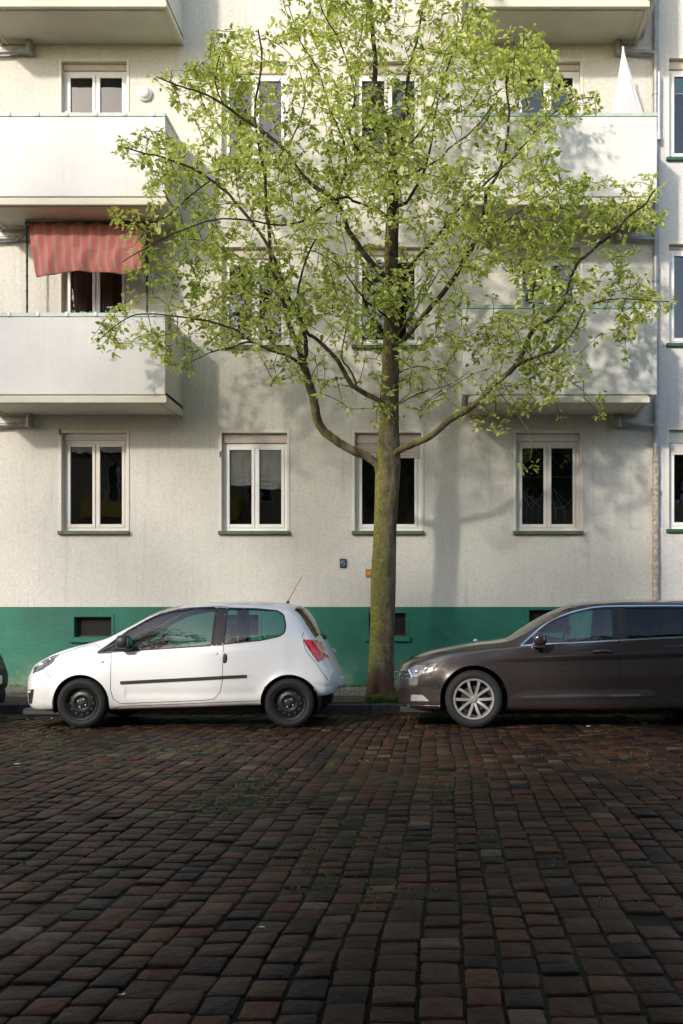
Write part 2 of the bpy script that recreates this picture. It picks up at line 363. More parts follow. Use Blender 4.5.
# ------------------------------------------------------------------ the apartment building
WY = 15.8; BY = 14.8; FL = 2.945
def make_window(parent, x0, x1, z0, z1, opt):
    """x0..x1, z0..z1 opening in the wall; recess of .13"""
    fy = WY+.10; fr = opt.get('frame', 'pvc'); boxh = opt.get('box', .15)
    zt = z1-boxh
    mb = MB(); o = .055
    mb.box((x0, fy, z0), (x0+o, fy+.07, zt)); mb.box((x1-o, fy, z0), (x1, fy+.07, zt))
    mb.box((x0+o, fy, zt-o), (x1-o, fy+.07, zt)); mb.box((x0+o, fy, z0), (x1-o, fy+.07, z0+o))
    win = mb.build('window', M[fr], parent)
    panes = []
    single = opt.get('single', False)
    spans = [(x0+o, x1-o)] if single else [(x0+o, (x0+x1)/2-.012), ((x0+x1)/2+.012, x1-o)]
    if not single: mb2 = MB(); mb2.box(((x0+x1)/2-.012, fy+.004, z0+o), ((x0+x1)/2+.012, fy+.06, zt-o)); mb2.build('mullion', M[fr], win)
    for a, b in spans:
        g = .002; c, d = z0+o+g, zt-o-g; a += g; b -= g; t = .048
        s = MB(); y0 = fy-.012; y1 = fy+.045
        s.box((a,y0,c),(a+t,y1,d), .006); s.box((b-t,y0,c),(b,y1,d), .006); s.box((a+t,y0+.001,d-t),(b-t,y1,d), .006); s.box((a+t,y0+.001,c),(b-t,y1,c+t+.012), .006)
        sash = s.build('sash', M[fr], win)
        p = MB(); p.add([(a+t-.004, fy+.015, c+t+.008), (b-t+.004, fy+.015, c+t+.008), (b-t+.004, fy+.015, d-t+.004), (a+t-.004, fy+.015, d-t+.004)], [(0,1,2,3)]); p.build('pane', M['pane'], win)
        k = MB(); e = .006                 # rubber glazing bead
        A, B_, C, D = a+t, b-t, c+t+.012, d-t
        for q in (((A,fy+.004,C),(A+e,fy+.0135,D)), ((B_-e,fy+.004,C),(B_,fy+.0135,D)), ((A+e,fy+.004,C),(B_-e,fy+.0135,C+e)), ((A+e,fy+.004,D-e),(B_-e,fy+.0135,D))): k.box(*q)
        k.build('glazing_bead', M['black'], win)
        panes.append((A, B_, C, D))
    if not single:
        h = MB(); h.box(((x0+x1)/2-.012, fy-.05, (z0+zt)/2-.05), ((x0+x1)/2+.012, fy-.013, (z0+zt)/2-.03)); 
    if boxh > .01:
        b = MB(); b.box((x0+.002, fy-.035+opt.get('boxy', 0), zt), (x1-.002, fy+.08, z1-.001), .008); 
        if opt.get('slats'):
            zz = zt
            for q in range(opt['slats']):
                b.box((x0+.03, fy-.022, zz-.045), (x1-.03, fy-.013, zz-.003), .003); zz -= .045
        b.build('shutter_box', M[opt.get('boxmat', 'shutter_box')], win)
        if opt.get('vent'):
            v = MB()
            n = 26
            for q in range(n):
                xx = x0+.04+(x1-x0-.08)*q/n; v.box((xx, fy-.041, zt+.02), (xx+.012, fy-.036, zt+.05))
            v.build('vent_slots', M['shutter_box'], win)['kind'] = 'stuff'
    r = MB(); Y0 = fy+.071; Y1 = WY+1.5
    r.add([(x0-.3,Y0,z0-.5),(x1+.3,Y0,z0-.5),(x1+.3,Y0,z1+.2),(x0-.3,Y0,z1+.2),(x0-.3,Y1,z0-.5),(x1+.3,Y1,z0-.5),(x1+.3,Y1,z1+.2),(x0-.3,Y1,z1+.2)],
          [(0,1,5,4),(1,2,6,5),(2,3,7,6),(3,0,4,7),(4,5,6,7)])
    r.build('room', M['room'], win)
    if opt.get('sill', True):
        s = MB(); s.box((x0-.05, WY-.065, z0-.06), (x1+.05, fy+.01, z0-.003), .008); s.build('sill', M[opt.get('sillmat', 'sill')], win)
    if opt.get('surround', True):
        t = MB(); w = .045; y0 = WY-.014
        for q in (((x0-w, y0, z0), (x0-.001, WY+.05, z1+w)), ((x1+.001, y0, z0), (x1+w, WY+.05, z1+w)), ((x0, y0, z1+.001), (x1, WY+.05, z1+w))): t.box(*q, .004)
        t.build('surround', M['trim'], win)
    cu = opt.get('curtain')
    for i, (A, B_, C, D) in enumerate(panes):
        yb = fy+.045
        if cu == 'balloon':
            dz = (.60, .66)[i]*(D-C)*.80
            mb = MB()
            def fn(u, v, A=A, B_=B_, D=D, dz=dz, i=i):
                x = A-.02+(B_-A+.04)*u; z = D+.02-dz*v
                sag = .028*math.sin(math.pi*u)*max(0, (v-.6)/.4)
                fold = .02*math.sin(v*60*max(0, v-.68))*(v > .68)+.010*math.sin(u*22+i)
                return (x, yb+fold, z-sag)
            mb.grid(fn, 24, 40); mb.build('curtain', M['curtain'], win, smooth=True, solid=.003)
        elif cu == 'drape':
            mb = MB()
            def fn(u, v, A=A, B_=B_, C=C, D=D, i=i):
                u2 = u*.55 if i else .1+u*.6
                return (A+(B_-A)*u2+.03*v*math.sin(u*5), yb+.025*math.sin(u*26+v*2), D+.02-(D-C+.05)*v)
            mb.grid(fn, 40, 8); mb.build('curtain', M['drape'], win, smooth=True, solid=.003)
        elif cu == 'thin_lines':
            mb = MB(); y = fy+.06; w = B_-A; h = D-C
            L = [((0,.45),(.95,.22)), ((0,.42),(.42,.22)), ((.5,.25),(1,.42)), ((.22,.02),(.22,.24)), ((.48,.02),(.48,.24)), ((.78,.02),(.78,.24)), ((.22,.24),(.48,.30)), ((.02,.635),(.98,.635))] if i == 0 else \
                [((0,.50),(.9,.27)), ((.05,.45),(.2,.22)), ((.1,.48),(.55,.24)), ((.22,.06),(.22,.22)), ((.66,.04),(.66,.22)), ((.22,.22),(.66,.24)), ((.5,.2),(.98,.35)), ((.02,.635),(.98,.635))]
            for (a, b), (c, d) in L: mb.tube([(A+w*a, y, C+h*b), (A+w*(a+c)/2, y+.01, C+h*((b+d)/2-.01)), (A+w*c, y, C+h*d)], .0035, 5)
            mb.build('pane_lines', M['line'], win)  # thin pale lines drawn behind the panes
        elif cu == 'halfblind':
            mb = MB(); mb.box((A, fy+.03, D-(D-C)*.2), (B_, fy+.035, D+.01)); mb.build('blind', M['greenblind'], win)
            mb = MB(); mb.box((A, fy+.025, D-(D-C)*.2-.014), (B_, fy+.045, D-(D-C)*.2-.001)); mb.build('blind_bar', M['clip'], win)
        elif cu == 'blind':
            mb = MB(); mb.box((A, fy+.05, D-(D-C)*opt.get('bl', .45)), (B_, fy+.055, D+.01)); mb.build('blind', M['shutter_box'], win)
    return win

bld = empty('apartment_building', (0, 0, 0))
tag(bld, 'cream roughcast apartment building with green plinth, white balconies and green window sills', 'building')
nb = empty('apartment_building', (0, 0, 0))
tag(nb, 'pale bluish rendered building on the right edge beyond the downpipe', 'building')
XE = 3.42
cols = [(-6.05, -5.02), (-3.51, -2.476), (-1.397, -.35), (1.16, 2.175)]
Z0, Z1 = 2.68, 4.235
wins = []   # x0,x1,z0,z1,opts
for ci, (a, b) in enumerate(cols):
    for fl in range(4):
        z0, z1 = Z0+FL*fl, Z1+FL*fl
        o = {}
        if ci in (0, 3) and fl > 0: z0 -= .75; o['sill'] = False
        if fl == 0:
            if ci == 0: o.update(box=.10, vent=True, boxmat='pvc_aged', frame='pvc_aged')
            if ci == 1: o.update(box=.15, curtain='balloon')
            if ci == 2: o.update(box=.16, single=True, slats=5)
            if ci == 3: o.update(box=.12, frame='pvc_aged', curtain='thin_lines', boxmat='pvc_aged')
        if fl == 1:
            if ci == 0: o.update(curtain='drape', box=.12)
            if ci == 2: o.update(box=.10)
        if fl == 2 and ci in (0, 3): o.update(box=.10)
        wins.append((a, b, z0, z1, o))
for a, b in ((-9.55, -8.52), (-12.1, -11.07)):
    for fl in range(4): wins.append((a, b, Z0+FL*fl, Z1+FL*fl, {}))
ZTOP = 14.2; PT = 1.475
mb = MB(); holes_wall(mb, -16, XE, PT-.02, ZTOP, WY, [w[:4] for w in wins], .19)
mb.add([(-16,WY,0),(-16,WY+9,0),(-16,WY+9,ZTOP),(-16,WY,ZTOP)], [(0,1,2,3)])
wall = mb.build('wall', M['stucco'], bld)
for w in wins: make_window(bld, *w)
# plinth with cellar openings
vents = [(75-VX, 112-VX, 617, 637), (369-VX, 406-VX, 613, 636), (529-VX, 570-VX, 610, 633), (222-VX, 259-VX, 615, 636)]
vents = [(a/63, b/63, EYE+(VY-d)/63, EYE+(VY-c)/63) for a, b, c, d in vents]
mb = MB(); holes_wall(mb, -16, XE, 0.0, PT, WY-.022, vents, .20)
mb.add([(-16,WY-.022,PT),(XE,WY-.022,PT),(XE,WY+.01,PT),(-16,WY+.01,PT)], [(0,1,2,3)])
mb.build('plinth', M['plinth'], bld)
for a, b, c, d in vents:
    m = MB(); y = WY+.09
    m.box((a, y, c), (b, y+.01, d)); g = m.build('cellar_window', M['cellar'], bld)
    m = MB(); e = .022
    m.box((a,y-.02,c),(a+e,y-.002,d)); m.box((b-e,y-.02,c),(b,y-.002,d)); m.box((a+e,y-.02,d-e),(b-e,y-.002,d)); m.box((a+e,y-.02,c),(b-e,y-.002,c+e))
    if a < -5: pass
    else:
        for q in range(1, 16): xx = a+(b-a)*q/16; m.box((xx-.003, y-.015, c+e), (xx+.003, y-.008, d-e))
    m.build('grille', M['mesh_dark'], g)
    m = MB(); m.box((a-.07, WY-.075, c-.09), (b+.07, WY+.09, c-.004), .01); m.build('sill', M['plinth'], g)
    m = MB(); w = .04
    for q in (((a-w, WY-.034, c), (a-.002, WY-.01, d+w)), ((b+.002, WY-.034, c), (b+w, WY-.01, d+w)), ((a, WY-.034, d+.002), (b, WY-.01, d+w))): m.box(*q)
    m.build('surround', M['plinth'], g)
# roof
m = MB(); m.add([(-16.3, WY-.6, ZTOP), (XE, WY-.6, ZTOP), (XE, WY+4.5, ZTOP+3), (-16.3, WY+4.5, ZTOP+3), (-16.3, WY-.6, ZTOP-.2), (XE, WY-.6, ZTOP-.2), (XE, WY+9, ZTOP-.2), (-16.3, WY+9, ZTOP-.2)],
      [(0,1,2,3),(4,5,1,0),(4,7,6,5),(2,6,7,3),(0,3,7,4),(1,5,6,2)]); m.build('roof', M['roof'], bld)
# balconies
def balcony(x0, x1, zs, ztop, sx0, sx1, clips, side_open):
    par = MB(); t = .05; zb = zs+.118
    par.box((x0, BY, zb), (x1, BY+t, ztop-.06), .004)
    par.box((x0, BY+t, zb), (x0+t, WY, ztop-.06)); par.box((x1-t, BY+t, zb), (x1, WY, ztop-.06))
    b = par.build('balcony', M['panel'], bld)
    sl = MB(); sl.box((sx0, BY+.025, zs+.02), (sx1, WY, zb+.04))
    # drip moulding round the soffit
    sl.box((sx0-.02, BY+.005, zs-.005), (sx1+.02, BY+.06, zs+.085), .008)
    sl.box((sx0+.0, BY+.12, zs+.005), (sx1-.0, BY+.15, zs+.03), .006)
    sl.box((sx0-.02, BY+.06, zs-.005), (sx0+.035, WY, zs+.085), .006); sl.box((sx1-.035, BY+.06, zs-.005), (sx1+.02, WY, zs+.085), .006)
    sl.box((sx0+.11, BY+.15, zs+.005), (sx0+.14, WY, zs+.03)); sl.box((sx1-.14, BY+.15, zs+.005), (sx1-.11, WY, zs+.03))
    sl.build('slab', M['slab'], b)
    ra = MB(); ra.box((x0-.01, BY-.012, ztop-.058), (x1+.01, BY+t+.012, ztop), .005)
    ra.box((x0-.01, BY+t+.014, ztop-.058), (x0+t, WY-.01, ztop-.002)); ra.box((x1-t, BY+t+.014, ztop-.058), (x1+.01, WY-.01, ztop-.002))
    ra.build('rail', M['rail'], b)
    if clips:
        c = MB(); n = int((x1-x0)/.43)
        for q in range(n+1):
            xx = x0+.12+q*.43
            if xx < x1-.05: c.box((xx, BY-.026, ztop-.055), (xx+.045, BY-.013, ztop+.012), .004)
        c.build('rail_clips', M['clip'], b)['kind'] = 'stuff'
    return b
SL = [4.495, 4.495+FL, 4.495+2*FL]
for k, zs in enumerate(SL):
    balcony(-7.02, -4.13, zs, (5.825, 8.80, 11.75)[k], -7.02, -4.13, True, True)
    balcony(.29, 3.18, zs, (5.945, 8.80, 11.75)[k], .40, 3.06, False, True)
# drains and downpipes
def drain(x_box, x_pipe, z, parent):
    m = MB(); y = WY-.09
    m.tube([(x_box, y, z+.20), (x_box, y, z+.02)], .052, 14); m.tube([(x_box, y, z+.03), (x_box, y, z-.05)], .062, 14)
    m.tube([(x_box, y, z), (x_pipe, y, z-.03)], .036, 12)
    m.tube([(x_box+(x_pipe-x_box)*.3, y, z+.0), (x_box+(x_pipe-x_box)*.33, y, z-.01)], .043, 12)
    m.build('drain_pipe', M['zinc'], parent, smooth='auto')
XP = (654.5-VX)/63.0
for zs in SL:
    drain((617-VX)/63, XP, zs-.14, bld); drain((32-VX)/63, -7.28, zs-.14, bld)
def downpipe(x, parent):
    m = MB(); y = WY-.085
    m.tube([(x, y, 3.85), (x, y, ZTOP)], .047, 16)
    for z in (4.0, 5.3, 6.6, 8.2, 9.55, 11.2, 12.6): m.tube([(x,y,z),(x,y,z+.035)], .056, 16); m.box((x-.012, y, z+.005), (x+.012, WY, z+.03))
    dp = m.build('downpipe', M['zinc'], parent, smooth='auto')
    m = MB(); pts = []; rr = []
    for q in range(48): z = .2+q*(3.87-.2)/47; pts.append((x+random.uniform(-.003,.003), y, z)); rr.append(.052+random.uniform(-.003,.004))
    m.tube(pts, rr, 14)
    for z in (.9, 2.1, 3.3): m.tube([(x,y,z),(x,y,z+.05)], .066, 14)
    m.build('pipe_foot', M['rust'], dp, smooth='auto')
    m = MB(); m.tube([(x+.045,y-.02,8.85),(x+.05,y-.02,9.9)], .03, 12); m.tube([(x+.045,y-.02,8.83),(x+.045,y-.02,8.95)], .042, 12)
    m.build('overflow_pipe', M['zinc_lt'], dp, smooth='auto')
downpipe(XP, bld); downpipe(-7.28, bld)
# round wall lamps by the balcony doors
for k, (px, py) in enumerate(((145, 94), (147, 276))):
    c = W(px, py, WY-.02)
    m = MB(); m.lathe([(0,-.085),(.05,-.08),(.085,-.055),(.095,-.02),(.095,.02)], 28, 'y', (c.x, WY-.015, c.z)); l = m.build('wall_lamp', M['lamp'], bld, smooth=True)
    m = MB(); m.lathe([(.094,-.03),(.112,-.028),(.116,.0),(.11,.02)], 28, 'y', (c.x, WY-.02, c.z)); m.build('lamp_rim', M['clip'], l, smooth=True)
# shutter catches / hinge details
for (a, b), z in (((-3.51, 0), 3.85), ((-6.05, 0), 4.2)):
    m = MB(); m.box((a-.03, WY-.03, z), (a-.012, WY-.001, z+.09)); m.build('shutter_catch', M['black'], bld)
c = W(475.5, 641, WY-.05); m = MB(); m.lathe([(0,-.06),(.025,-.055),(.034,-.03),(.034,.03)], 18, 'y', (c.x, WY-.04, c.z)); m.build('vent_cap', M['clip'], bld, smooth=True)

# neighbour building, flush but its render 12 mm proud
NY = WY-.012
nw = []
for a, b in ((3.587, 4.62), (6.1, 7.13), (8.6, 9.63)):
    for fl in range(4):
        z0, z1 = Z0+.03+FL*fl, Z1+.05+FL*fl
        o = dict(sillmat='sill2', box=.13)
        if a < 4: o.update([dict(slats=4, box=.2, boxmat='pvc_aged', single=True), dict(box=.05, single=True), dict(curtain='halfblind', box=.13, single=True), {}][fl])
        nw.append((a, b, z0, z1, o))
mb = MB(); holes_wall(mb, XE, 14, 0.0, ZTOP+.5, NY, [w[:4] for w in nw], .2)
mb.add([(XE,NY,0),(XE,NY,ZTOP+.5),(XE,WY+.05,ZTOP+.5),(XE,WY+.05,0)], [(0,1,2,3)])
mb.add([(14,NY,0),(14,WY+9,0),(14,WY+9,ZTOP),(14,NY,ZTOP)], [(0,1,2,3)])
mb.build('wall', M['stucco2'], nb)
for w in nw: make_window(nb, *w)
m = MB(); m.add([(XE+.01, NY-.6, ZTOP+.5), (14.2, NY-.6, ZTOP+.5), (14.2, WY+4.5, ZTOP+3.5), (XE+.01, WY+4.5, ZTOP+3.5), (14.2, WY+9, ZTOP+.3), (XE+.01, WY+9, ZTOP+.3)],
      [(0,1,2,3),(3,2,4,5)]); m.build('roof', M['roof'], nb, solid=.15)

# ------------------------------------------------------------------ awning, parasol, signs
aw = empty('awning', (W(27,223,15.45).x, 15.45, SL[0]+.3)); tag(aw, 'red and grey striped awning half rolled down on the left balcony', 'awning')
ax0, ax1 = W(29,225,15.45).x, W(150,225,15.45).x; az = SL[1]-.0
def at_(o, p): return tuple(Vector(p)-Vector(o.location))
mb = MB(); NU, NV = 60, 34
UV = []
def awf(u, v):
    x = ax0+(ax1-ax0)*u
    sagx = .05*math.sin(u*math.pi*1.9+.9)+.014*math.sin(u*17+v*3)
    if v < .5:
        t = v/.5; y = 15.42-.27*t; z = az-.02-.50*t-.04*math.sin(math.pi*t)+sagx*t*.5; x += (.16-.16*u)*t
    else:
        t = (v-.5)/.5; y = 15.13-.03*math.sin(t*3)-.05*t*(.6+.4*math.sin(u*9))+.02*math.sin(u*23+t*2); z = az-.52+sagx*.5-(.44+.04*math.sin(u*8+1)-.10*u)*t
        x += (.16-.16*u)+.10*t*(1-u)+.012*math.sin(t*5+u*4)
    y += .012*math.sin(u*41+v*7)
    return at_(aw, (x, y, z))
mb.grid(awf, NU, NV); clo = mb.build('awning_cloth', M['awning'], aw, smooth=True, solid=.004)
uvl = clo.data.uv_layers.new(name='UVMap')
for lp in clo.data.loops:
    i = lp.vertex_index; uvl.data[lp.index].uv = ((i//(NV+1))/NU, (i % (NV+1))/NV)
mb = MB(); mb.tube([at_(aw, (ax0-.05,15.44,az-.03)), at_(aw, (ax1+.12,15.44,az-.03))], .035, 12); mb.build('roller', M['pole_dark'], aw, smooth=True)
for px in (27, 147):
    x = W(px, 225, 15.47).x; mb = MB(); mb.tube([at_(aw, (x,15.47,SL[0]+.16)), at_(aw, (x,15.47,SL[1]+.02))], .017, 10)
    for q in range(9): z = SL[0]+.9+q*.24; mb.tube([at_(aw, (x,15.47,z)), at_(aw, (x,15.47,z+.03))], .021, 8)
    mb.build('pole', M['pole_dark'], aw, smooth=True)
mb = MB(); mb.tube([at_(aw, (ax0+.02,15.44,az-.05)), at_(aw, (ax0+.03,15.2,az-.3)), at_(aw, (ax0+.05,14.94,az-.5))], .011, 6); mb.tube([at_(aw, (ax1-.02,15.44,az-.05)), at_(aw, (ax1-.03,15.2,az-.3)), at_(aw, (ax1-.05,14.94,az-.5))], .011, 6)
mb.build('arm', M['pole_dark'], aw)

pc = W(628, 111, 15.25); ps = empty('parasol', (pc.x, 15.25, SL[1]+.16)); tag(ps, 'closed pale pink parasol on the right balcony under the top slab', 'parasol')
ap = W(623, 49, 15.25)-Vector(ps.location); b0 = Vector((0,0,pc.z-.55))-Vector((0,0,ps.location.z))
mb = MB(); mb.tube([(0,0,.0),(0,0,b0.z*.5),(ap.x,0,ap.z+.03)], .018, 10); mb.build('pole', M['clip'], ps)
mb = MB(); mb.tube([(0,0,0),(0,0,.06)], .2, 20); mb.build('base', M['kerb'], ps)
mb = MB()
def pf(u, v):
    a = u*2*math.pi; r = (.012+.33*v**1.05)*(1+.30*v*abs(math.sin(a*4.5))-.18*v); z = ap.z-(ap.z-b0.z)*v
    return (ap.x+( -ap.x+.02)*v+r*math.cos(a)+.02*v*math.sin(3*a), r*math.sin(a)*.8, z+.04*v*math.sin(a*4.5))
mb.grid(pf, 120, 24); mb.build('canopy', M['parasol'], ps, smooth=True)
mb = MB(); mb.blob((ap.x,0,ap.z+.01), (.018,.018,.035), 2, 10, 8); mb.build('finial', M['clip'], ps, smooth=True)

c = W(343.2, 563.3, WY); sg = MB(); sg.box((-.053,-.012,-.072),(.053,0,.072), .006)
s = sg.build('plaque', M['blue'], None, loc=(c.x, WY-.016, c.z)); tag(s, 'small dark blue enamel plate with a white mark on the cream wall', 'wall plate')
mk = MB()
for a, b in (((-.030,.045),(-.030,.012)), ((-.004,.043),(.028,.043)), ((-.006,.043),(-.010,.008)), ((-.010,.008),(.020,.010)), ((.020,.010),(.028,-.016)), ((.028,-.016),(.012,-.040)), ((.012,-.040),(-.016,-.040)), ((-.034,.010),(-.018,-.022))):
    mk.tube([(a[0],-.0135,a[1]),(b[0],-.0135,b[1])], .006, 6)
mk.build('mark', M['white_enamel'], s)

# ------------------------------------------------------------------ ground
def sheet(name, x0, x1, y0, y1, z0, z1, mat, n=1):
    m = MB(); m.add([(x0,y0,z0),(x1,y0,z0),(x1,y1,z1),(x0,y1,z1)], [(0,1,2,3)]); o = m.build(name, mat); tag(o, kind='structure'); return o
sheet('ground', -400, 400, -400, 400, -.09, -.09, M['asphalt'])
sheet('road_bed', -60, 60, -.5, 13.3, -.008, -.008, M['joint'])
KY = 13.25
sheet('pavement', -60, 60, KY+.14, WY+.3, .118, .225, M['paver'])
# verge of earth round the tree by the kerb
m = MB()
def vg(u, v):
    x = -8+14*u; y = KY+.14+.75*v
    if v > .5: y += .12*noise.noise(Vector((x*1.1, 3, 0)))
    return (x, y, .118+(y-KY-.14)*.0437+.004+.018*max(0, noise.noise(Vector((x*2, y*2, 5))))+.012)
m.grid(vg, 220, 14); tag(m.build('verge', M['earth'], smooth=True), kind='structure')
m = MB(); x = -40
while x < 40:
    L = random.uniform(.85, 1.15); dz = random.uniform(-.006,.006); dy = random.uniform(-.006,.006)
    m.box((x+.004, KY+dy, -.05), (x+L-.004, KY+.145+dy, .125+dz), .012); x += L
tag(m.build('kerb', M['kerb']), kind='structure')
# setts: rows run across the street; every stone worn and a little out of level
st = MB(); rnd = random.Random(3); joints = []
def warp(x, y):
    return x+.05*noise.noise(Vector((x*.35, y*.30, 1.3)))+.02*noise.noise(Vector((x*1.7, y*1.1, 7.7))), y+.03*noise.noise(Vector((x*.8, y*.5, 4.1)))
def lev(x, y): return .012*noise.noise(Vector((x*.45, y*.45, 9)))
x = -10.5
while x < 8.5:
    w = rnd.uniform(.118, .148); y = -.3+rnd.uniform(0, .2)
    while y < KY-.04:
        L = rnd.uniform(.105, .20)
        if y+L > KY-.01: L = KY-.01-y
        if L < .06: break
        far = y > 9
        g = .006; gx = rnd.uniform(.004, .008)
        xa, xb, ya, yb = x+gx/1.2, x+w-gx/1.2, y+g/1.3, y+L-g/1.3
        cx, cy = (xa+xb)/2, (ya+yb)/2; hw, hl = (xb-xa)/2, (yb-ya)/2
        tone = rnd.random(); joints.append(warp(x, cy)); joints.append(warp(cx, y))
        tx, ty = rnd.gauss(0, .022), rnd.gauss(0, .022); h0 = rnd.gauss(0, .003)
        ring = []
        N = 8
        cut = .15
        base = [(-1,-1+cut),(-1+cut,-1),(1-cut,-1),(1,-1+cut),(1,1-cut),(1-cut,1),(-1+cut,1),(-1,1-cut)]
        base = [(a*rnd.uniform(.90,1.04), b*rnd.uniform(.91,1.04)) for a, b in base]
        vs = []
        for sc_, z in ((1.0, -.05), (1.0, -.007), (.98, -.0015), (.92, .0005)):
            for a, b in base:
                X, Y = warp(cx+a*hw*sc_, cy+b*hl*sc_); vs.append((X, Y, z+h0+lev(cx, cy)+tx*a*hw+ty*b*hl))
        X, Y = warp(cx, cy); vs.append((X, Y, .0015+h0+lev(cx, cy)))
        fs = []
        for r_ in range(3):
            for k in range(8): a_ = r_*8+k; b_ = r_*8+(k+1) % 8; fs.append((a_, b_, b_+8, a_+8))
        for k in range(8): fs.append((24+k, 24+(k+1) % 8, 32))
        st.add(vs, fs); st.tone.extend([tone]*33)
        y += L
    x += w
tag(st.build('road', M['stone'], smooth=True), kind='structure')
# a few scraps on the setts
for k, (px, py) in enumerate(((122, 998), (261, 930), (588, 727), (600, 722), (644, 724), (17, 765), (36, 719), (52, 719), (28, 720))):
    Yd = F*EYE/(py-VY); p = W(px, py, Yd)
    m = MB(); a = random.random()*3; r = .010 if Yd < 6 else .022
    pts = [(r*math.cos(a+t)*random.uniform(.6,1.6), r*math.sin(a+t)*random.uniform(.5,1), .006*random.random()+.003) for t in (0,1.2,2.4,3.7,5)]
    m.add(pts+[(q[0], q[1], q[2]-.002) for q in pts], [(0,1,2,3,4),(9,8,7,6,5)]+[(i,(i+5),(i+1)%5+5,(i+1)%5) for i in range(5)])
    o = m.build('paper_scrap', M['litter'], loc=(p.x, p.y, .006))
    where = ['lowest one, near the left of the picture foot', 'in the open road below the white hatchback tail', 'under the front door of the brown estate car', 'by the kerb side under the brown estate car', 'farthest right, below the brown estate car',
             'at the left picture edge in the road', 'under the white car nose, middle of three', 'under the white car nose, nearest its tyre', 'under the white car nose, leftmost of three'][k]
    tag(o, 'tiny white paper scrap on the setts, '+where, 'litter', 'paper scraps on the road')
# grass: verge tufts and weeds along kerb and wall
def tufts(name, n, fn, hmin, hmax, mat):
    m = MB()
    for _ in range(n):
        x, y, z, k = fn()
        for q in range(random.randint(4, 8)):
            a = random.random()*6.28; h = random.uniform(hmin, hmax)*k; ln = random.uniform(.3, 1.1)*h; w = random.uniform(.003, .006)
            d = Vector((math.cos(a), math.sin(a), 0)); s_ = Vector((-d.y, d.x, 0))*w; b = Vector((x+random.gauss(0,.015), y+random.gauss(0,.015), z))
            p1 = b+d*ln*.4+Vector((0,0,h*.6)); p2 = b+d*ln+Vector((0,0,h)); 
            m.add([b-s_, b+s_, p1+s_*.8, p1-s_*.8, p2], [(0,1,2,3),(3,2,4)]); t = random.random(); m.tone.extend([t]*5)
    return tag(m.build(name, mat), kind='stuff')
def g1():
    while True:
        x = random.uniform(-6.5, 4.2); y = KY+.16+abs(random.gauss(0, .28))
        if y > 14.6: continue
        if noise.noise(Vector((x*1.2, y*1.2, 2))) > (-.15 if -2.3 < x < .1 else .12): return x, y, .12+(y-KY)*.04, 1.25 if -2.3 < x < .1 else .7
tufts('grass', 2600, g1, .02, .075, M['grass'])
def g2():
    x = random.uniform(-7.5, 4); y = WY-.04-abs(random.gauss(0, .05)); return x, y, .22, (2.0 if noise.noise(Vector((x*1.5, 0, 0))) > .1 else .5)
tufts('weeds', 420, g2, .02, .09, M['grass'])
def g3():
    while True:
        x, y = random.choice(joints); y += random.uniform(-.06, .06)
        if y < 4 or x < -7 or x > 4.5: continue
        if noise.noise(Vector((x*1.6, y*.5, 21))) > random.uniform(-.1, .5): return x, y, -.007, 1
tufts('joint_moss', 2600, g3, .008, .017, M['grass'])
# ------------------------------------------------------------------ the street tree
TY = 14.3
def bp(pts, y0, y1):      # pixels + depth drifting from y0 to y1
    n = len(pts); return [W(px, py, y0+(y1-y0)*i/(n-1)) for i, (px, py) in enumerate(pts)]
trunk_px = [(381,702,17.5),(381,692,15),(381.5,675,13.2),(382,650,12.6),(383,600,12.2),(384.5,550,11.8),(386,500,11.4),(387.5,465,12.6),(388,445,11.8),(389,425,9.8),(390,390,9.3),(391,350,8.4),(392,300,7.4),(391,250,6.8),(392.5,215,6.2),(393,185,5.4),(393,164,5)]
tr = empty('street_tree', W(381,701,TY)); T0 = Vector(tr.location)
tag(tr, 'young street tree in bright spring leaf with mossy trunk between the two cars', 'tree')
paths = []   # (points, r0, r1) in metres
P = lambda pts, y0, y1, r0, r1: paths.append((bp(pts, y0, y1), r0, r1))
k = TY/F
paths.append(([W(a, b, TY) for a, b, _ in trunk_px], [c*k for *_, c in trunk_px], None))
P([(393,164),(391,140),(385,117),(376,88),(375,58),(372,25),(370,-15),(368,-60)], TY, TY-.3, 4.2*k, 1*k)
P([(393,164),(398,150),(401,140),(402,123),(405,95),(412,60),(420,25),(425,-20)], TY, TY+.3, 3*k, .8*k)
P([(386,500),(383,484),(379,468),(372,460),(362,454),(352,450),(342,444.5),(334,439),(326,433),(320,426),(316,413),(313,396),(309,384),(306,373),(303,364)], TY, 13.9, 6.2*k, 4.4*k)
P([(303,364),(299,350),(292,332),(287,317),(283,301),(278,284),(271,266),(271,250),(268,220),(266,206),(264,171),(259,146),(255,110),(262,60),(258,30)], 13.9, 13.4, 3.1*k, .8*k)
P([(303,364),(306,352),(305,337),(301,322),(295,309),(287,294),(282,280),(268,245),(250,220),(229,195),(211,180),(191,168),(165,158),(150,154),(118,146)], 13.9, 13.2, 2.7*k, .6*k)
P([(303,365),(298,362),(286,355),(270,350),(251,342),(232,347),(212,352),(190,362)], 13.9, 13.2, 1.8*k, .5*k)
P([(251,342),(238,331),(215,323),(185,317),(155,314),(128,317),(100,339)], 13.6, 13.0, 1.3*k, .5*k)
P([(390,425),(387,412),(380,402),(364,393),(352,385),(344,373),(338,361),(324,346),(314,337),(306,331),(299,313),(298,292),(305,262),(318,235)], TY, 13.3, 3.4*k, .8*k)
P([(357,389),(355,380),(349,368),(342,358),(345,335),(350,310)], 14.0, 13.5, 1.4*k, .5*k)
P([(391,283),(380,272),(367,258),(357,243),(347,228),(344,217),(338,206),(330,197),(315,187),(300,172),(283,148),(261,130),(241,117),(223,104),(200,92),(176,85),(156,76)], TY, 13.4, 3.6*k, .6*k)
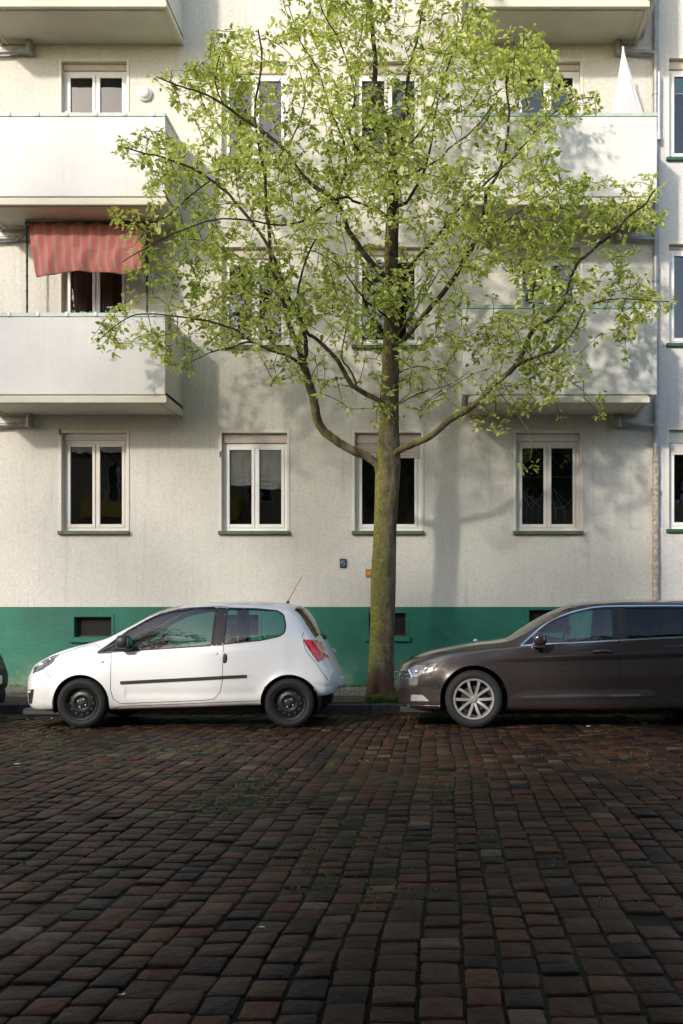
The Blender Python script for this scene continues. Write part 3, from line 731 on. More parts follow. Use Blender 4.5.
P([(338,206),(339,195),(343,180),(346,165),(343,140),(330,110),(318,70),(300,40),(288,5)], 14.1, 13.8, 2.0*k, .5*k)
P([(389,218),(373,208),(356,202),(344,197),(325,205),(300,222),(275,225),(240,219),(205,222),(160,240),(122,262)], TY, 13.0, 1.8*k, .5*k)
P([(391,185),(382,176),(367,161),(353,141),(348,120),(355,97),(341,44),(323,12),(310,-30)], TY, 13.7, 2.0*k, .5*k)
P([(394,207),(404,204),(411,196),(419,182),(424,172),(429,155),(433,135),(436,110),(445,75),(455,45),(458,10)], TY, 13.9, 2.2*k, .5*k)
P([(392,184),(401,179),(423,168),(440,158),(452,146),(470,133),(488,112),(500,88)], TY, 13.7, 1.6*k, .4*k)
P([(393,160),(400,152),(408,146),(426,123),(432,108),(440,80),(450,55)], TY, 14.6, 1.7*k, .4*k)
P([(386,495),(387,478),(390,462),(397,452),(409,446),(421,441),(433,435),(449,421),(458,415.5),(467,411),(480,400),(491,387),(506,375),(517,364),(524,350),(528,339),(536,328),(549,320),(558,310),(565,299),(570,279),(578,262),(587,255),(600,243),(615,232),(630,215),(644,205),(655,190)], TY, 13.2, 5.6*k, .7*k)
P([(516,366),(530,359),(551,352),(562,343),(575,330),(585,310),(605,300),(630,299),(668,302)], 13.7, 13.1, 1.9*k, .5*k)
P([(528,339),(533,326),(534,310),(533,291),(537,262),(527,236),(515,215)], 13.7, 13.0, 1.5*k, .5*k)
P([(535,356),(555,372),(575,384),(592,400),(606,418)], 13.5, 13.3, .8*k, .3*k)
P([(495,384),(505,400),(520,418),(532,440),(530,462)], 13.7, 13.4, .8*k, .3*k)
P([(391,410),(397,405),(414,396),(430,390),(450,384),(470,372)], TY, 13.8, 1.1*k, .4*k)
P([(391,378),(400,372),(418,366),(438,370),(455,360)], TY, 14.4, .9*k, .4*k)
P([(391,358),(400,345),(418,322),(440,297),(458,271),(467,255),(475,242),(481,224),(485,203),(487,190),(496,177),(505,150),(509,113),(506,85),(512,60),(528,36)], TY, 13.6, 3.2*k, .6*k)
P([(392,290),(402,275),(425,249),(435,240),(451,218),(459,209),(478,190),(500,170),(520,150),(545,120),(575,100),(598,98)], TY, 13.2, 2.3*k, .4*k)
P([(461,262),(479,236),(505,222),(530,205),(560,190),(590,185)], 13.9, 13.2, 1.2*k, .4*k)
P([(391,345),(404,326),(415,310),(424,296),(440,270)], TY, 13.2, 1.3*k, .4*k)
P([(391,320),(380,312),(365,300),(350,280),(335,262),(310,250)], TY, 12.8, 1.3*k, .4*k)
P([(211,180),(190,195),(175,210),(150,225),(125,232)], 13.4, 13.1, .9*k, .3*k)
P([(223,104),(215,80),(222,50),(235,35)], 13.6, 13.3, .9*k, .3*k)
P([(264,171),(285,150),(300,120),(305,90),(290,55),(262,35)], 13.6, 13.2, 1.0*k, .3*k)
nodes = []; parent_ = []; nrad = []
wood = MB()
def smooth_path(pts, n=3):
    out = []
    for i in range(len(pts)-1):
        p0 = pts[max(i-1,0)]; p1 = pts[i]; p2 = pts[i+1]; p3 = pts[min(i+2, len(pts)-1)]
        for q in range(n):
            t = q/n; out.append(.5*((2*p1)+(p2-p0)*t+(2*p0-5*p1+4*p2-p3)*t*t+(3*p1-p0-3*p2+p3)*t*t*t))
    out.append(pts[-1]); return out
rb = random.Random(5)
for i, (pts, r0, r1) in enumerate(paths):
    if r1 is None:
        sp = smooth_path(pts, 4); n0 = len(pts)
        rr = [np.interp(j/4, range(n0), r0) for j in range(len(sp))]
        for j, p in enumerate(sp):
            if j < 12: rr[j] *= 1
        # the trunk is slightly lumpy and flares in roots
        N = 40; vs = []; fs = []
        for j, p in enumerate(sp):
            for q in range(N):
                a = 2*math.pi*q/N; fl = max(0, 1-(p.z-T0.z)/.45)
                r = rr[j]*(1+.05*noise.noise(Vector((math.cos(a)*1.5, math.sin(a)*1.5, p.z*1.3)))*2+.10*fl*math.sin(a*5+1)+.02*noise.noise(Vector((math.cos(a)*5, math.sin(a)*5, p.z*5))))
                vs.append(p+Vector((math.cos(a)*r, math.sin(a)*r, 0))-T0)
        for j in range(len(sp)-1):
            for q in range(N): fs.append((j*N+q, j*N+(q+1)%N, (j+1)*N+(q+1)%N, (j+1)*N+q))
        wood.add(vs, fs)
        for zz in ((387,490),(386.5,520),(385,566)):       # old pruning scars
            c = W(zz[0], zz[1], TY-.15)-T0
            wood.blob((c.x, c.y-.005, c.z), (.025,.018,.03), 2, 10, 8)
        continue
    sp = smooth_path(pts, 4); m = len(sp)
    rr = [r0*(1-(j/(m-1)))**.9+r1*(j/(m-1))**.7 if r0 > 2.6*k else r0+(r1-r0)*j/(m-1) for j in range(m)]
    if r0 > 5*k: rr = [r0*(1-.30*min(1, j/10))*(1-(j/(m-1)))**.75+r1*(j/(m-1)) for j in range(m)]; rr[0] = r0*1.15
    sp2 = [p+Vector((rb.gauss(0,.004), rb.gauss(0,.007), rb.gauss(0,.004)))*(1 if j else 0) for j, p in enumerate(sp)]
    wood.tube([p-T0 for p in sp2], [q_*.88 for q_ in rr], 12 if r0 > 2.5*k else 7)
    if i > 0:
        for j, p in enumerate(sp2):
            if p.z > 4.0 or i not in (3,): nodes.append(p); 
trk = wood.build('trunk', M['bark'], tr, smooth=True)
for j, (a, b, _) in enumerate(trunk_px[9:]): nodes.append(W(a, b, TY))
# outline of the crown as it stands (in the plane of the trunk), leaf clusters fill its depth
outl = [(90,342),(100,318),(128,300),(128,262),(118,240),(108,222),(112,210),(140,205),(150,180),(135,163),(112,148),(128,133),(165,128),(190,140),(190,118),(165,92),(152,76),(175,66),(205,62),(212,25),(235,22),(262,38),(282,10),(292,-80),(480,-80),(478,-5),(490,22),(530,24),(556,52),(560,80),(600,92),(598,112),(560,128),(556,165),(590,178),(625,178),(655,170),(662,185),(652,212),(680,212),(640,236),(634,270),(672,298),(676,306),(640,322),(632,355),(612,378),(606,425),(585,400),(560,425),(545,470),(522,470),(505,432),(468,428),(440,400),(415,420),(392,432),(352,410),(330,420),(310,388),(280,382),(262,378),(235,392),(215,378),(180,372),(150,352),(125,345),(100,358)]
def inside(x, y, poly):
    c = False; n = len(poly); j = n-1
    for i in range(n):
        if (poly[i][1] > y) != (poly[j][1] > y) and x < (poly[j][0]-poly[i][0])*(y-poly[i][1])/(poly[j][1]-poly[i][1])+poly[i][0]: c = not c
        j = i
    return c
rt = random.Random(11)
NCL = 4700
att = []
while len(att) < NCL:
    px = rt.uniform(85, 683); py = rt.uniform(-78, 475)
    if not inside(px, py, outl): continue
    dens = 1.0
    if py > 350: dens = .42 if px < 520 else .55
    if py > 395: dens *= .7
    if 395 < px < 470 and 300 < py < 400: dens *= .55
    if 330 < px < 380 and 200 < py < 260: dens *= .6
    if 395 < px < 470 and 150 < py < 330: dens *= .75
    if py < 20: dens *= .85
    e = min(1, math.hypot((px-385)/300, (py-200)/270)); D = 2.3*math.sqrt(max(0.02, 1-e*e))+.35
    ymax = 14.62 if (px < 190 or px > 455) and py < 420 else 15.45
    y = TY+rt.triangular(-D, min(D, ymax-TY), -.15*D)
    if y > ymax: continue
    # keep the outline true for points nearer than the trunk plane
    p = W(px, py, y)
    nz = noise.noise(Vector((p.x*1.15, p.y*1.15, p.z*1.3)))+.5*noise.noise(Vector((p.x*2.9, p.y*2.9, p.z*2.9)))
    if rt.random() > dens*(.52+2.3*nz): continue
    att.append(p)
NP = np.zeros((len(nodes)+NCL*14, 3)); nn = len(nodes); NP[:nn] = np.array([tuple(p) for p in nodes])
A = np.array([tuple(p) for p in att])
best = np.full(len(A), 1e9); bi = np.zeros(len(A), int)
def upd(lo, hi):
    d = np.linalg.norm(A[:, None, :]-NP[None, lo:hi, :], axis=2); mi = d.argmin(1); mv = d[np.arange(len(A)), mi]
    w = mv < best; best[w] = mv[w]; bi[w] = mi[w]+lo
upd(0, nn)
twigs = MB(); done = np.zeros(len(A), bool); tips = []
for _ in range(len(A)):
    bb = np.where(done, 1e9, best); i = int(bb.argmin()); done[i] = True
    a = Vector(NP[bi[i]]); b = att[i]; L = (b-a).length
    if L < .02: tips.append((b, Vector((0,0,-1)))); continue
    n = max(1, int(L/.13)); pts = [a]
    mid = (a+b)/2+Vector((rt.gauss(0,.08), rt.gauss(0,.08), .05+rt.gauss(0,.05)))*min(1.2, L)
    for q in range(1, n+1): t = q/n; pts.append(a*(1-t)**2+mid*2*t*(1-t)+b*t*t)
    twigs.tube([p-T0 for p in pts], [min(.008, .0028+.005*L)*(1-.6*q/n)+.0015 for q in range(n+1)], 4, caps=False)
    lo = nn
    for p in pts[1:]: NP[nn] = tuple(p); nn += 1
    upd(lo, nn); tips.append((b, (pts[-1]-pts[-2]).normalized()))
    if L > .22:
        for q in range(1, n): 
            if rt.random() < .45: tips.append((pts[q], None))
twigs.build('twigs', M['twig'], tr)
def leaf(mb, base, d, size, wd, tone, rnd):
    d = d.normalized(); up = Vector((rnd.gauss(0,.5), rnd.gauss(0,.5), 1)); s = d.cross(up)
    if s.length < .1: s = Vector((1,0,0))
    s = s.normalized(); n = s.cross(d)
    c = .16*size; w = wd*size; b = base+d*size*.18
    pts = [base, b, b+d*size*.38+s*w-n*c*.2+n*.12*w, b+d*size*.38-n*c*.2-n*.25*w, b+d*size*.38-s*w-n*c*.2+n*.12*w, b+d*size*.78+s*w*.55-n*c*.9, b+d*size*.78-s*w*.55-n*c*.9, b+d*size-n*c*1.5]
    o = mb.add(pts, [(1,2,3),(1,3,4),(2,5,7,3),(3,7,6,4)]); mb.tone.extend([tone]*8)
lv = MB(); 
for b, d in tips:
    full = d is not None
    cl = .5+.9*noise.noise(b*1.5)
    nL = rt.randint(5, 8) if full else rt.randint(2, 3)
    a0 = rt.random()*6.28
    for q in range(nL):
        a = a0+q*2.4+rt.gauss(0,.3); el = rt.gauss(-.15, .5)
        dd = Vector((math.cos(a)*math.cos(el), math.sin(a)*math.cos(el), math.sin(el)))
        o = b+Vector((rt.gauss(0,.022), rt.gauss(0,.022), rt.gauss(0,.022)))
        leaf(lv, o-T0, dd, rt.uniform(.052, .104), rt.uniform(.24, .36), min(1, max(0, cl+rt.gauss(0,.22))), rt)
lv.build('crown', M['leaf'], tr)
print('leaf verts', len(lv.v), 'clusters', len(tips))
# leaves: orange tag on the trunk
c = W(369.8, 573.5, TY-.02); m = MB(); m.box((-.06,-.02,-.062),(.03,.02,.062), .008); o = m.build('marker_tag', M['orange'], loc=(c.x, c.y, c.z))
tag(o, 'small orange plastic tag fixed to the left side of the mossy trunk', 'tag')
m = MB(); m.box((-.035,-.024,-.02),(.015,-.0203,.03)); m.build('tag_plate', simple('faded_label', (.55,.42,.2), .6), o)

# ------------------------------------------------------------------ across the street, behind the viewer (casts the shade, shows in the glass)
op = empty('apartment_building', (0,-9,0)); tag(op, 'ochre block across the street, its yellow band reflected in the ground floor windows', 'building')
OH = 8.3
holes = []
for i in range(-9, 7):
    for f in range(3): holes.append((i*2.9+.6, i*2.9+1.8, 1.1+f*2.6, 2.7+f*2.6))
m = MB()
def flip(mb, X0, X1, Z0_, Z1_, hs):
    t = MB(); holes_wall(t, X0, X1, Z0_, Z1_, 0, hs, .2)
    mb.add([(x, -y, z) for x, y, z in t.v], t.f)
flip(m, -27, 20, 0, OH, holes); m.add([(-27,0,0),(-27,-9,0),(-27,-9,OH),(-27,0,OH)], [(0,1,2,3)]); m.add([(20,0,0),(20,-9,0),(20,-9,OH),(20,0,OH)], [(0,1,2,3)]); m.add([(-27,-9,0),(20,-9,0),(20,-9,OH),(-27,-9,OH)], [(0,1,2,3)])
m.build('wall', M['ochre'], op)
m = MB(); m.add([(-27.3,.4,OH),(20.3,.4,OH),(20.3,-4.5,OH+1.2),(-27.3,-4.5,OH+1.2),(-27.3,-9.3,OH),(20.3,-9.3,OH)], [(0,1,2,3),(3,2,5,4),(0,3,4),(1,5,2)]); m.build('roof', M['roof'], op)
for h in holes:
    a, b, c, d = h; m = MB(); y = -.16
    m.box((a,y-.03,c),(a+.07,y+.03,d)); m.box((b-.07,y-.03,c),(b,y+.03,d)); m.box((a+.07,y-.03,c),(b-.07,y+.03,c+.07)); m.box((a+.07,y-.03,d-.07),(b-.07,y+.03,d)); m.box(((a+b)/2-.04,y-.03,c+.07),((a+b)/2+.04,y+.03,d-.07))
    f = m.build('window', M['pvc'], op); m = MB(); m.box((a,y-.05,c),(b,y-.035,d)); m.build('pane', M['cellar'], f)
for x0, x1 in ((-14.5, -8.2), (-6.0, -3.2)):
    m = MB(); m.box((x0, .01, 5.55), (x1, .9, 6.35)); m.build('balcony', M['yellow'], op)
pav2 = sheet('pavement', -60, 60, -9, -.5, .1, .1, M['paver'])
rs = random.Random(23)
def shade_tree(x, y, h, r, zc, nleaf, lab):
    t = empty('street_tree', (x, y, .1)); tag(t, lab, 'tree', 'trees across the street behind the viewer')
    m = MB(); m.tube([(0,0,0),(.05,.05,h*.3),(.0,.1,h*.55),(.1,0,h*.9)], [.24,.2,.14,.04], 12)
    for q in range(9):
        a = q*2.4; z = h*(.35+.05*q); m.tube([(0.02,.05,z),(math.cos(a)*r*.4, math.sin(a)*r*.4, z+r*.3),(math.cos(a)*r*.85, math.sin(a)*r*.85, z+r*.55)], [.10,.06,.015], 7)
    m.build('trunk', M['bark'], t, smooth=True)
    lv2 = MB(); n = 0
    while n < nleaf:
        p = Vector((rs.uniform(-1,1), rs.uniform(-1,1), rs.uniform(-1,1)))
        if p.length > 1 or rs.random() > .25+p.length: continue
        q = Vector((p.x*r, p.y*r, zc+p.z*(h-zc)))
        if noise.noise(Vector((q.x*.75+x, q.y*.75, q.z*.75)))+.5*noise.noise(Vector((q.x*2+x, q.y*2, q.z*2))) < .06: continue
        n += 1
        for _ in range(2):
            d = Vector((rs.gauss(0,1), rs.gauss(0,1), rs.gauss(-.2,.6))); leaf(lv2, q+Vector((rs.gauss(0,.12),rs.gauss(0,.12),rs.gauss(0,.12))), d, rs.uniform(.15,.24), .34, rs.random(), rs)
    lv2.build('crown', M['leaf_far'], t)
SHADE = [(-15.6,-4.2,17.2,2.9,13.6,1100,'broad tree across the street, second from the left in its row'), (-10.9,-4.0,15.6,2.7,12.0,2700,'tall round tree across the street, third from the left in its row'),  # these two crowns are sized to shade the wall and soften cast shadows
         (-5.2,-4.6,13.6,2.6,10.6,700,'airy tree across the street, fourth from the left in its row'), (-22.5,-4.1,15.0,3.2,11.5,700,'tall tree across the street at the left end of the row'),
         (-1.4,-1.5,10.2,4.3,7.6,8500,'added unseen low tree shading the road, just left of the viewer'), (5.2,-1.5,10.4,4.6,7.8,8500,'added unseen low tree shading the road, just right of the viewer')]  # low canopies added out of view to keep sky light off the road
for x, y, h, r, zc, nl, lab in SHADE: shade_tree(x, y, h, r, zc, nl, lab)

# ------------------------------------------------------------------ light, camera
EL = R(24); sx, sy = .50, .866
d = Vector((sx*math.cos(EL), sy*math.cos(EL), -math.sin(EL))).normalized()
w = bpy.data.worlds.new('World'); sc.world = w; w.use_nodes = True; nt = w.node_tree
bg = nt.nodes['Background']; sky = nt.nodes.new('ShaderNodeTexSky'); sky.sky_type = 'NISHITA'; sky.sun_disc = False
sky.sun_elevation = EL; az = math.atan2(-d.x, -d.y)   # clockwise from +Y
sky.sun_rotation = az; sky.air_density = 1.0; sky.dust_density = 1.2; sky.ozone_density = .6
nt.links.new(sky.outputs[0], bg.inputs['Color']); bg.inputs['Strength'].default_value = .15
sl = bpy.data.lights.new('sun', 'SUN'); sl.energy = 1.7; sl.angle = R(3); sl.color = (1.0, .92, .82)
so = bpy.data.objects.new('sun', sl); COL.objects.link(so); so.rotation_euler = d.to_track_quat('-Z', 'Y').to_euler(); so.location = (-20,-20,30)
cam = bpy.data.cameras.new('camera'); co = bpy.data.objects.new('camera', cam); COL.objects.link(co); sc.camera = co
cam.lens = 35; cam.sensor_width = 36; cam.sensor_fit = 'AUTO'; cam.clip_end = 2000; cam.clip_start = .05
co.location = (0,0,EYE); co.rotation_euler = (R(90),0,0)
cam.shift_x = -(VX-341.5)/1024; cam.shift_y = (VY-512)/1024
sc.view_settings.view_transform = 'Standard'; sc.view_settings.look = 'None'; sc.view_settings.exposure = .98; sc.view_settings.gamma = 1
sc.cycles.max_bounces = 8; sc.cycles.transparent_max_bounces = 16
try: sc.cycles.use_denoising = True
except Exception: pass
# ------------------------------------------------------------------ cars
def pchip(xk, yk, x):
    xk = np.asarray(xk, float); yk = np.asarray(yk, float); h = np.diff(xk); dl = np.diff(yk)/h
    m = np.zeros_like(yk); m[0] = dl[0]; m[-1] = dl[-1]
    for i in range(1, len(xk)-1):
        if dl[i-1]*dl[i] > 0: w1 = 2*h[i]+h[i-1]; w2 = h[i]+2*h[i-1]; m[i] = (w1+w2)/(w1/dl[i-1]+w2/dl[i])
    i = np.clip(np.searchsorted(xk, x)-1, 0, len(h)-1); t = (x-xk[i])/h[i]
    return (2*t**3-3*t**2+1)*yk[i]+(t**3-2*t**2+t)*h[i]*m[i]+(-2*t**3+3*t**2)*yk[i+1]+(t**3-t**2)*h[i]*m[i+1]
SEG = (3, 8, 40, 38, 16)
K0 = np.cumsum((0,)+SEG)      # segment starts along the section
class Shell:
    """half shell of a car body: X (along), Y (half width), Z"""
    def __init__(s, tab, L, bow, wheels, crease=None, dx=.0135):
        t = np.array(tab, float); s.L = L
        xs = np.unique(np.round(np.concatenate([.16*np.linspace(0,1,16)**1.6, np.arange(.16, L-.16, dx), L-.16*np.linspace(0,1,16)**1.6]), 5))
        xs = xs[np.concatenate([[True], np.diff(xs) > .002])]
        s.xs = xs; n = len(xs); c = [pchip(t[:,0], t[:,j], xs) for j in range(1, 9)]
        zb, wm, zw, ws, zs, we, ze, zt = c; s.c = c; s.zs = zs
        NK = K0[-1]+1; X = np.zeros((n, NK)); Y = np.zeros((n, NK)); Z = np.zeros((n, NK))
        for i in range(n):
            pts = []
            for q in range(SEG[0]): u = q/SEG[0]; pts.append((u*(wm[i]-.10), zb[i]))
            P0, P1, P2 = (wm[i]-.10, zb[i]), (wm[i]-.015, zb[i]+.004), (wm[i]-.012, zb[i]+.11)
            for q in range(SEG[1]): u = q/SEG[1]; pts.append(tuple((1-u)**2*P0[j]+2*u*(1-u)*P1[j]+u*u*P2[j] for j in (0,1)))
            za = zb[i]+.11; zm = max(za+.02, zw[i]); zz = np.linspace(za, zs[i], SEG[2]+1)[:-1]
            mid = zm+(zs[i]-zm)*.55
            yy = pchip([za, zm, mid, zs[i]], [wm[i]-.012, wm[i], wm[i]-(wm[i]-ws[i])*.30, ws[i]], zz); pts += list(zip(yy, zz))
            for q in range(SEG[3]): u = q/SEG[3]; pts.append((ws[i]+(we[i]-ws[i])*u+.10*(ws[i]-we[i])*4*u*(1-u)*.5, zs[i]+(ze[i]-zs[i])*u))
            for q in range(SEG[4]+1):
                u = q/SEG[4]; y = we[i]*(1-u**1.25); pts.append((y, ze[i]+(zt[i]-ze[i])*(1-(y/we[i])**2.3)))
            p = np.array(pts)
            for _ in range(7):
                a = K0[2]+2; p[a:-1] = p[a:-1]*.5+(p[a-1:-2]+p[a+1:])*.25; p[-1, 0] = 0
            Y[i] = p[:, 0]; Z[i] = p[:, 1]
        fr = (np.clip(Y, 0, None)/np.max(wm))**2.6
        a = pchip([0, .35, 1.0, 1.6, L-1.2, L-.6, L-.2, L], bow, xs)
        X = xs[:, None]+a[:, None]*fr
        for (cx, cz, r, amp) in wheels:
            d = np.hypot(X-cx, Z-cz); g = np.where(d > r, np.exp(-((d-r)/.055)), 1.0)*(Z > cz-.2)
            Y += np.where(Y > .4, amp*g, 0)
        if crease is not None:
            for fn in crease: Y += np.where(Y > .4, fn(X, Z), 0)
        s.X, s.Y, s.Z = X, Y, Z; s.n, s.NK = n, NK
    def bil(s, A_, i, k):
        i = np.clip(i, 0, s.n-1.001); k = np.clip(k, 0, s.NK-1.001); i0 = np.floor(i).astype(int); k0 = np.floor(k).astype(int); u = i-i0; v = k-k0
        return (A_[i0,k0]*(1-u)*(1-v)+A_[i0+1,k0]*u*(1-v)+A_[i0,k0+1]*(1-u)*v+A_[i0+1,k0+1]*u*v)
    def locate(s, x, z):          # fractional grid position of a side-view point
        a, b = K0[1]+1, K0[4]+8
        d = (s.X[:, a:b]-x)**2+(s.Z[:, a:b]-z)**2; i, k = np.unravel_index(d.argmin(), d.shape); i = float(i); k = float(k+a)
        for _ in range(4):
            i0 = int(min(max(round(i), 1), s.n-2)); k0 = int(min(max(round(k), 1), s.NK-2))
            J = np.array([[ (s.X[i0+1,k0]-s.X[i0-1,k0])/2, (s.X[i0,k0+1]-s.X[i0,k0-1])/2], [(s.Z[i0+1,k0]-s.Z[i0-1,k0])/2, (s.Z[i0,k0+1]-s.Z[i0,k0-1])/2]])
            e = np.array([x-s.bil(s.X, np.array(i), np.array(k)), z-s.bil(s.Z, np.array(i), np.array(k))])
            try: dd = np.linalg.solve(J, e)
            except Exception: break
            dd = np.clip(dd, -2, 2); i = min(max(i+dd[0], 0), s.n-1.01); k = min(max(k+dd[1], 0), s.NK-1.01)
        return i, k
    def at(s, x, z):
        i, k = s.locate(x, z); i, k = np.array(i), np.array(k); return float(s.bil(s.X,i,k)), float(s.bil(s.Y,i,k)), float(s.bil(s.Z,i,k))
    def snap(s, outlines, tol=.62):
        X, Y, Z = s.X.copy(), s.Y.copy(), s.Z.copy(); NX, NY_, NZ = X.copy(), Y.copy(), Z.copy()
        best = np.full(X.shape, 1e9); TX, TZ = X.copy(), Z.copy()
        for pl in outlines:
            pl = np.array(pl); n = len(pl)
            for j in range(n):
                a, b = pl[j], pl[(j+1) % n]; e = b-a; L2 = (e**2).sum()
                if L2 < 1e-12: continue
                t = np.clip(((X-a[0])*e[0]+(Z-a[1])*e[1])/L2, 0, 1); px = a[0]+t*e[0]; pz = a[1]+t*e[1]; d = np.hypot(X-px, Z-pz)
                m = d < best; best[m] = d[m]; TX[m] = px[m]; TZ[m] = pz[m]
        ii, kk = np.where((best < .016))
        for i, k in zip(ii, kk):
            if not (1 <= i < s.n-1 and K0[1] <= k < K0[4]+6): continue
            J = np.array([[(X[i+1,k]-X[i-1,k])/2, (X[i,k+1]-X[i,k-1])/2], [(Z[i+1,k]-Z[i-1,k])/2, (Z[i,k+1]-Z[i,k-1])/2]])
            if abs(np.linalg.det(J)) < 1e-8: continue
            dd = np.linalg.solve(J, np.array([TX[i,k]-X[i,k], TZ[i,k]-Z[i,k]]))
            if max(abs(dd)) > tol: continue
            i1, k1 = np.array(i+dd[0]), np.array(k+dd[1])
            NX[i,k] = s.bil(X,i1,k1); NY_[i,k] = s.bil(Y,i1,k1); NZ[i,k] = s.bil(Z,i1,k1)
        s.PX, s.PY, s.PZ = NX, NY_, NZ
def rounded(poly, r=.02, n=4):
    out = []; m = len(poly)
    for i in range(m):
        p0, p, p1 = Vector(poly[i-1]), Vector(poly[i]), Vector(poly[(i+1) % m]); a = min(r, (p0-p).length*.45); b = min(r, (p1-p).length*.45)
        A_ = p+(p0-p).normalized()*a; B_ = p+(p1-p).normalized()*b
        for q in range(n+1): t = q/n; v = A_*(1-t)**2+p*2*t*(1-t)+B_*t*t; out.append((v.x, v.y))
    return out
def inpoly(X, Z, poly):
    c = np.zeros(X.shape, bool); n = len(poly); j = n-1
    for i in range(n):
        (xi, zi), (xj, zj) = poly[i], poly[j]
        if zi != zj:
            m = ((zi > Z) != (zj > Z)) & (X < (xj-xi)*(Z-zi)/(zj-zi)+xi); c ^= m
        j = i
    return c
def shell_mesh(sh, mask, name, mat, parent, sides=(-1, 1), off=0, lip=0, origin=(0,0,0), cap=None):
    """quads of the shell where mask is True, on each side; lip folds the free edges inwards"""
    mb = MB()
    for sd in sides:
        idx = {}; 
        def vid(i, k):
            if (i, k) not in idx:
                idx[(i, k)] = len(mb.v); mb.v.append((sh.PX[i,k], sd*(sh.PY[i,k]+off), sh.PZ[i,k]))
            return idx[(i, k)]
        ii, kk = np.where(mask)
        edges = {}
        for i, k in zip(ii.tolist(), kk.tolist()):
            q = ((i,k),(i+1,k),(i+1,k+1),(i,k+1)); f = [vid(*p) for p in q]
            mb.f.append(tuple(f) if sd < 0 else tuple(reversed(f)))
            for a in range(4):
                e = (q[a], q[(a+1) % 4]); r = (e[1], e[0])
                if r in edges: del edges[r]
                else: edges[e] = 1
        if lip:
            lid = {}
            for (p, q) in list(edges):
                if sh.PY[p] < .3 or sh.PY[q] < .3: continue
                for t in (p, q):
                    if t not in lid: lid[t] = len(mb.v); mb.v.append((sh.PX[t], sd*(sh.PY[t]+off-lip), sh.PZ[t]))
                f = (idx[q], idx[p], lid[p], lid[q]); mb.f.append(f if sd < 0 else tuple(reversed(f)))
    if cap: cap(mb)
    mb.v = [(x-origin[0], y-origin[1], z-origin[2]) for x, y, z in mb.v]
    o = mb.build(name, mat, parent, smooth=True, weld=.0008, loc=origin)
    o.data.set_sharp_from_angle(angle=R(42))
    return o
def ribbon(sh, path, w, off, name, mat, parent, sides=(-1, 1), closed=False, thick=0, sub=3):
    pts = []
    n = len(path)
    for j in range(n if closed else n-1):
        a, b = Vector(path[j]), Vector(path[(j+1) % n]); m = max(1, int((b-a).length/.03*sub/3)); pts += [a+(b-a)*q/m for q in range(m)]
    if not closed: pts.append(Vector(path[-1]))
    mb = MB(); N = len(pts)
    for sd in sides:
        base = len(mb.v)
        for j in range(N):
            p0 = pts[j-1] if (closed or j > 0) else pts[0]; p1 = pts[(j+1) % N] if (closed or j < N-1) else pts[-1]
            t = (p1-p0).normalized() if (p1-p0).length > 1e-9 else Vector((1,0)); nn_ = Vector((-t.y, t.x))
            prof = ((-.5, 0), (-.42, 1), (.42, 1), (.5, 0)) if thick else ((-.5, 1), (.5, 1))
            for u, v in prof:
                q = pts[j]+nn_*w*u; x, y, z = sh.at(q.x, q.y); mb.v.append((x, sd*(y+off*v+(thick*v if thick else 0)), z))
        k = 4 if thick else 2
        for j in range(N if closed else N-1):
            for u in range(k-1):
                a, b = base+j*k+u, base+((j+1) % N)*k+u; f = (a, b, b+1, a+1); mb.f.append(f if sd > 0 else tuple(reversed(f)))
        if thick and not closed:
            mb.f.append(tuple(base+q for q in range(k))); mb.f.append(tuple(base+(N-1)*k+q for q in range(k)))
    return mb.build(name, mat, parent, smooth='auto' if thick else True)
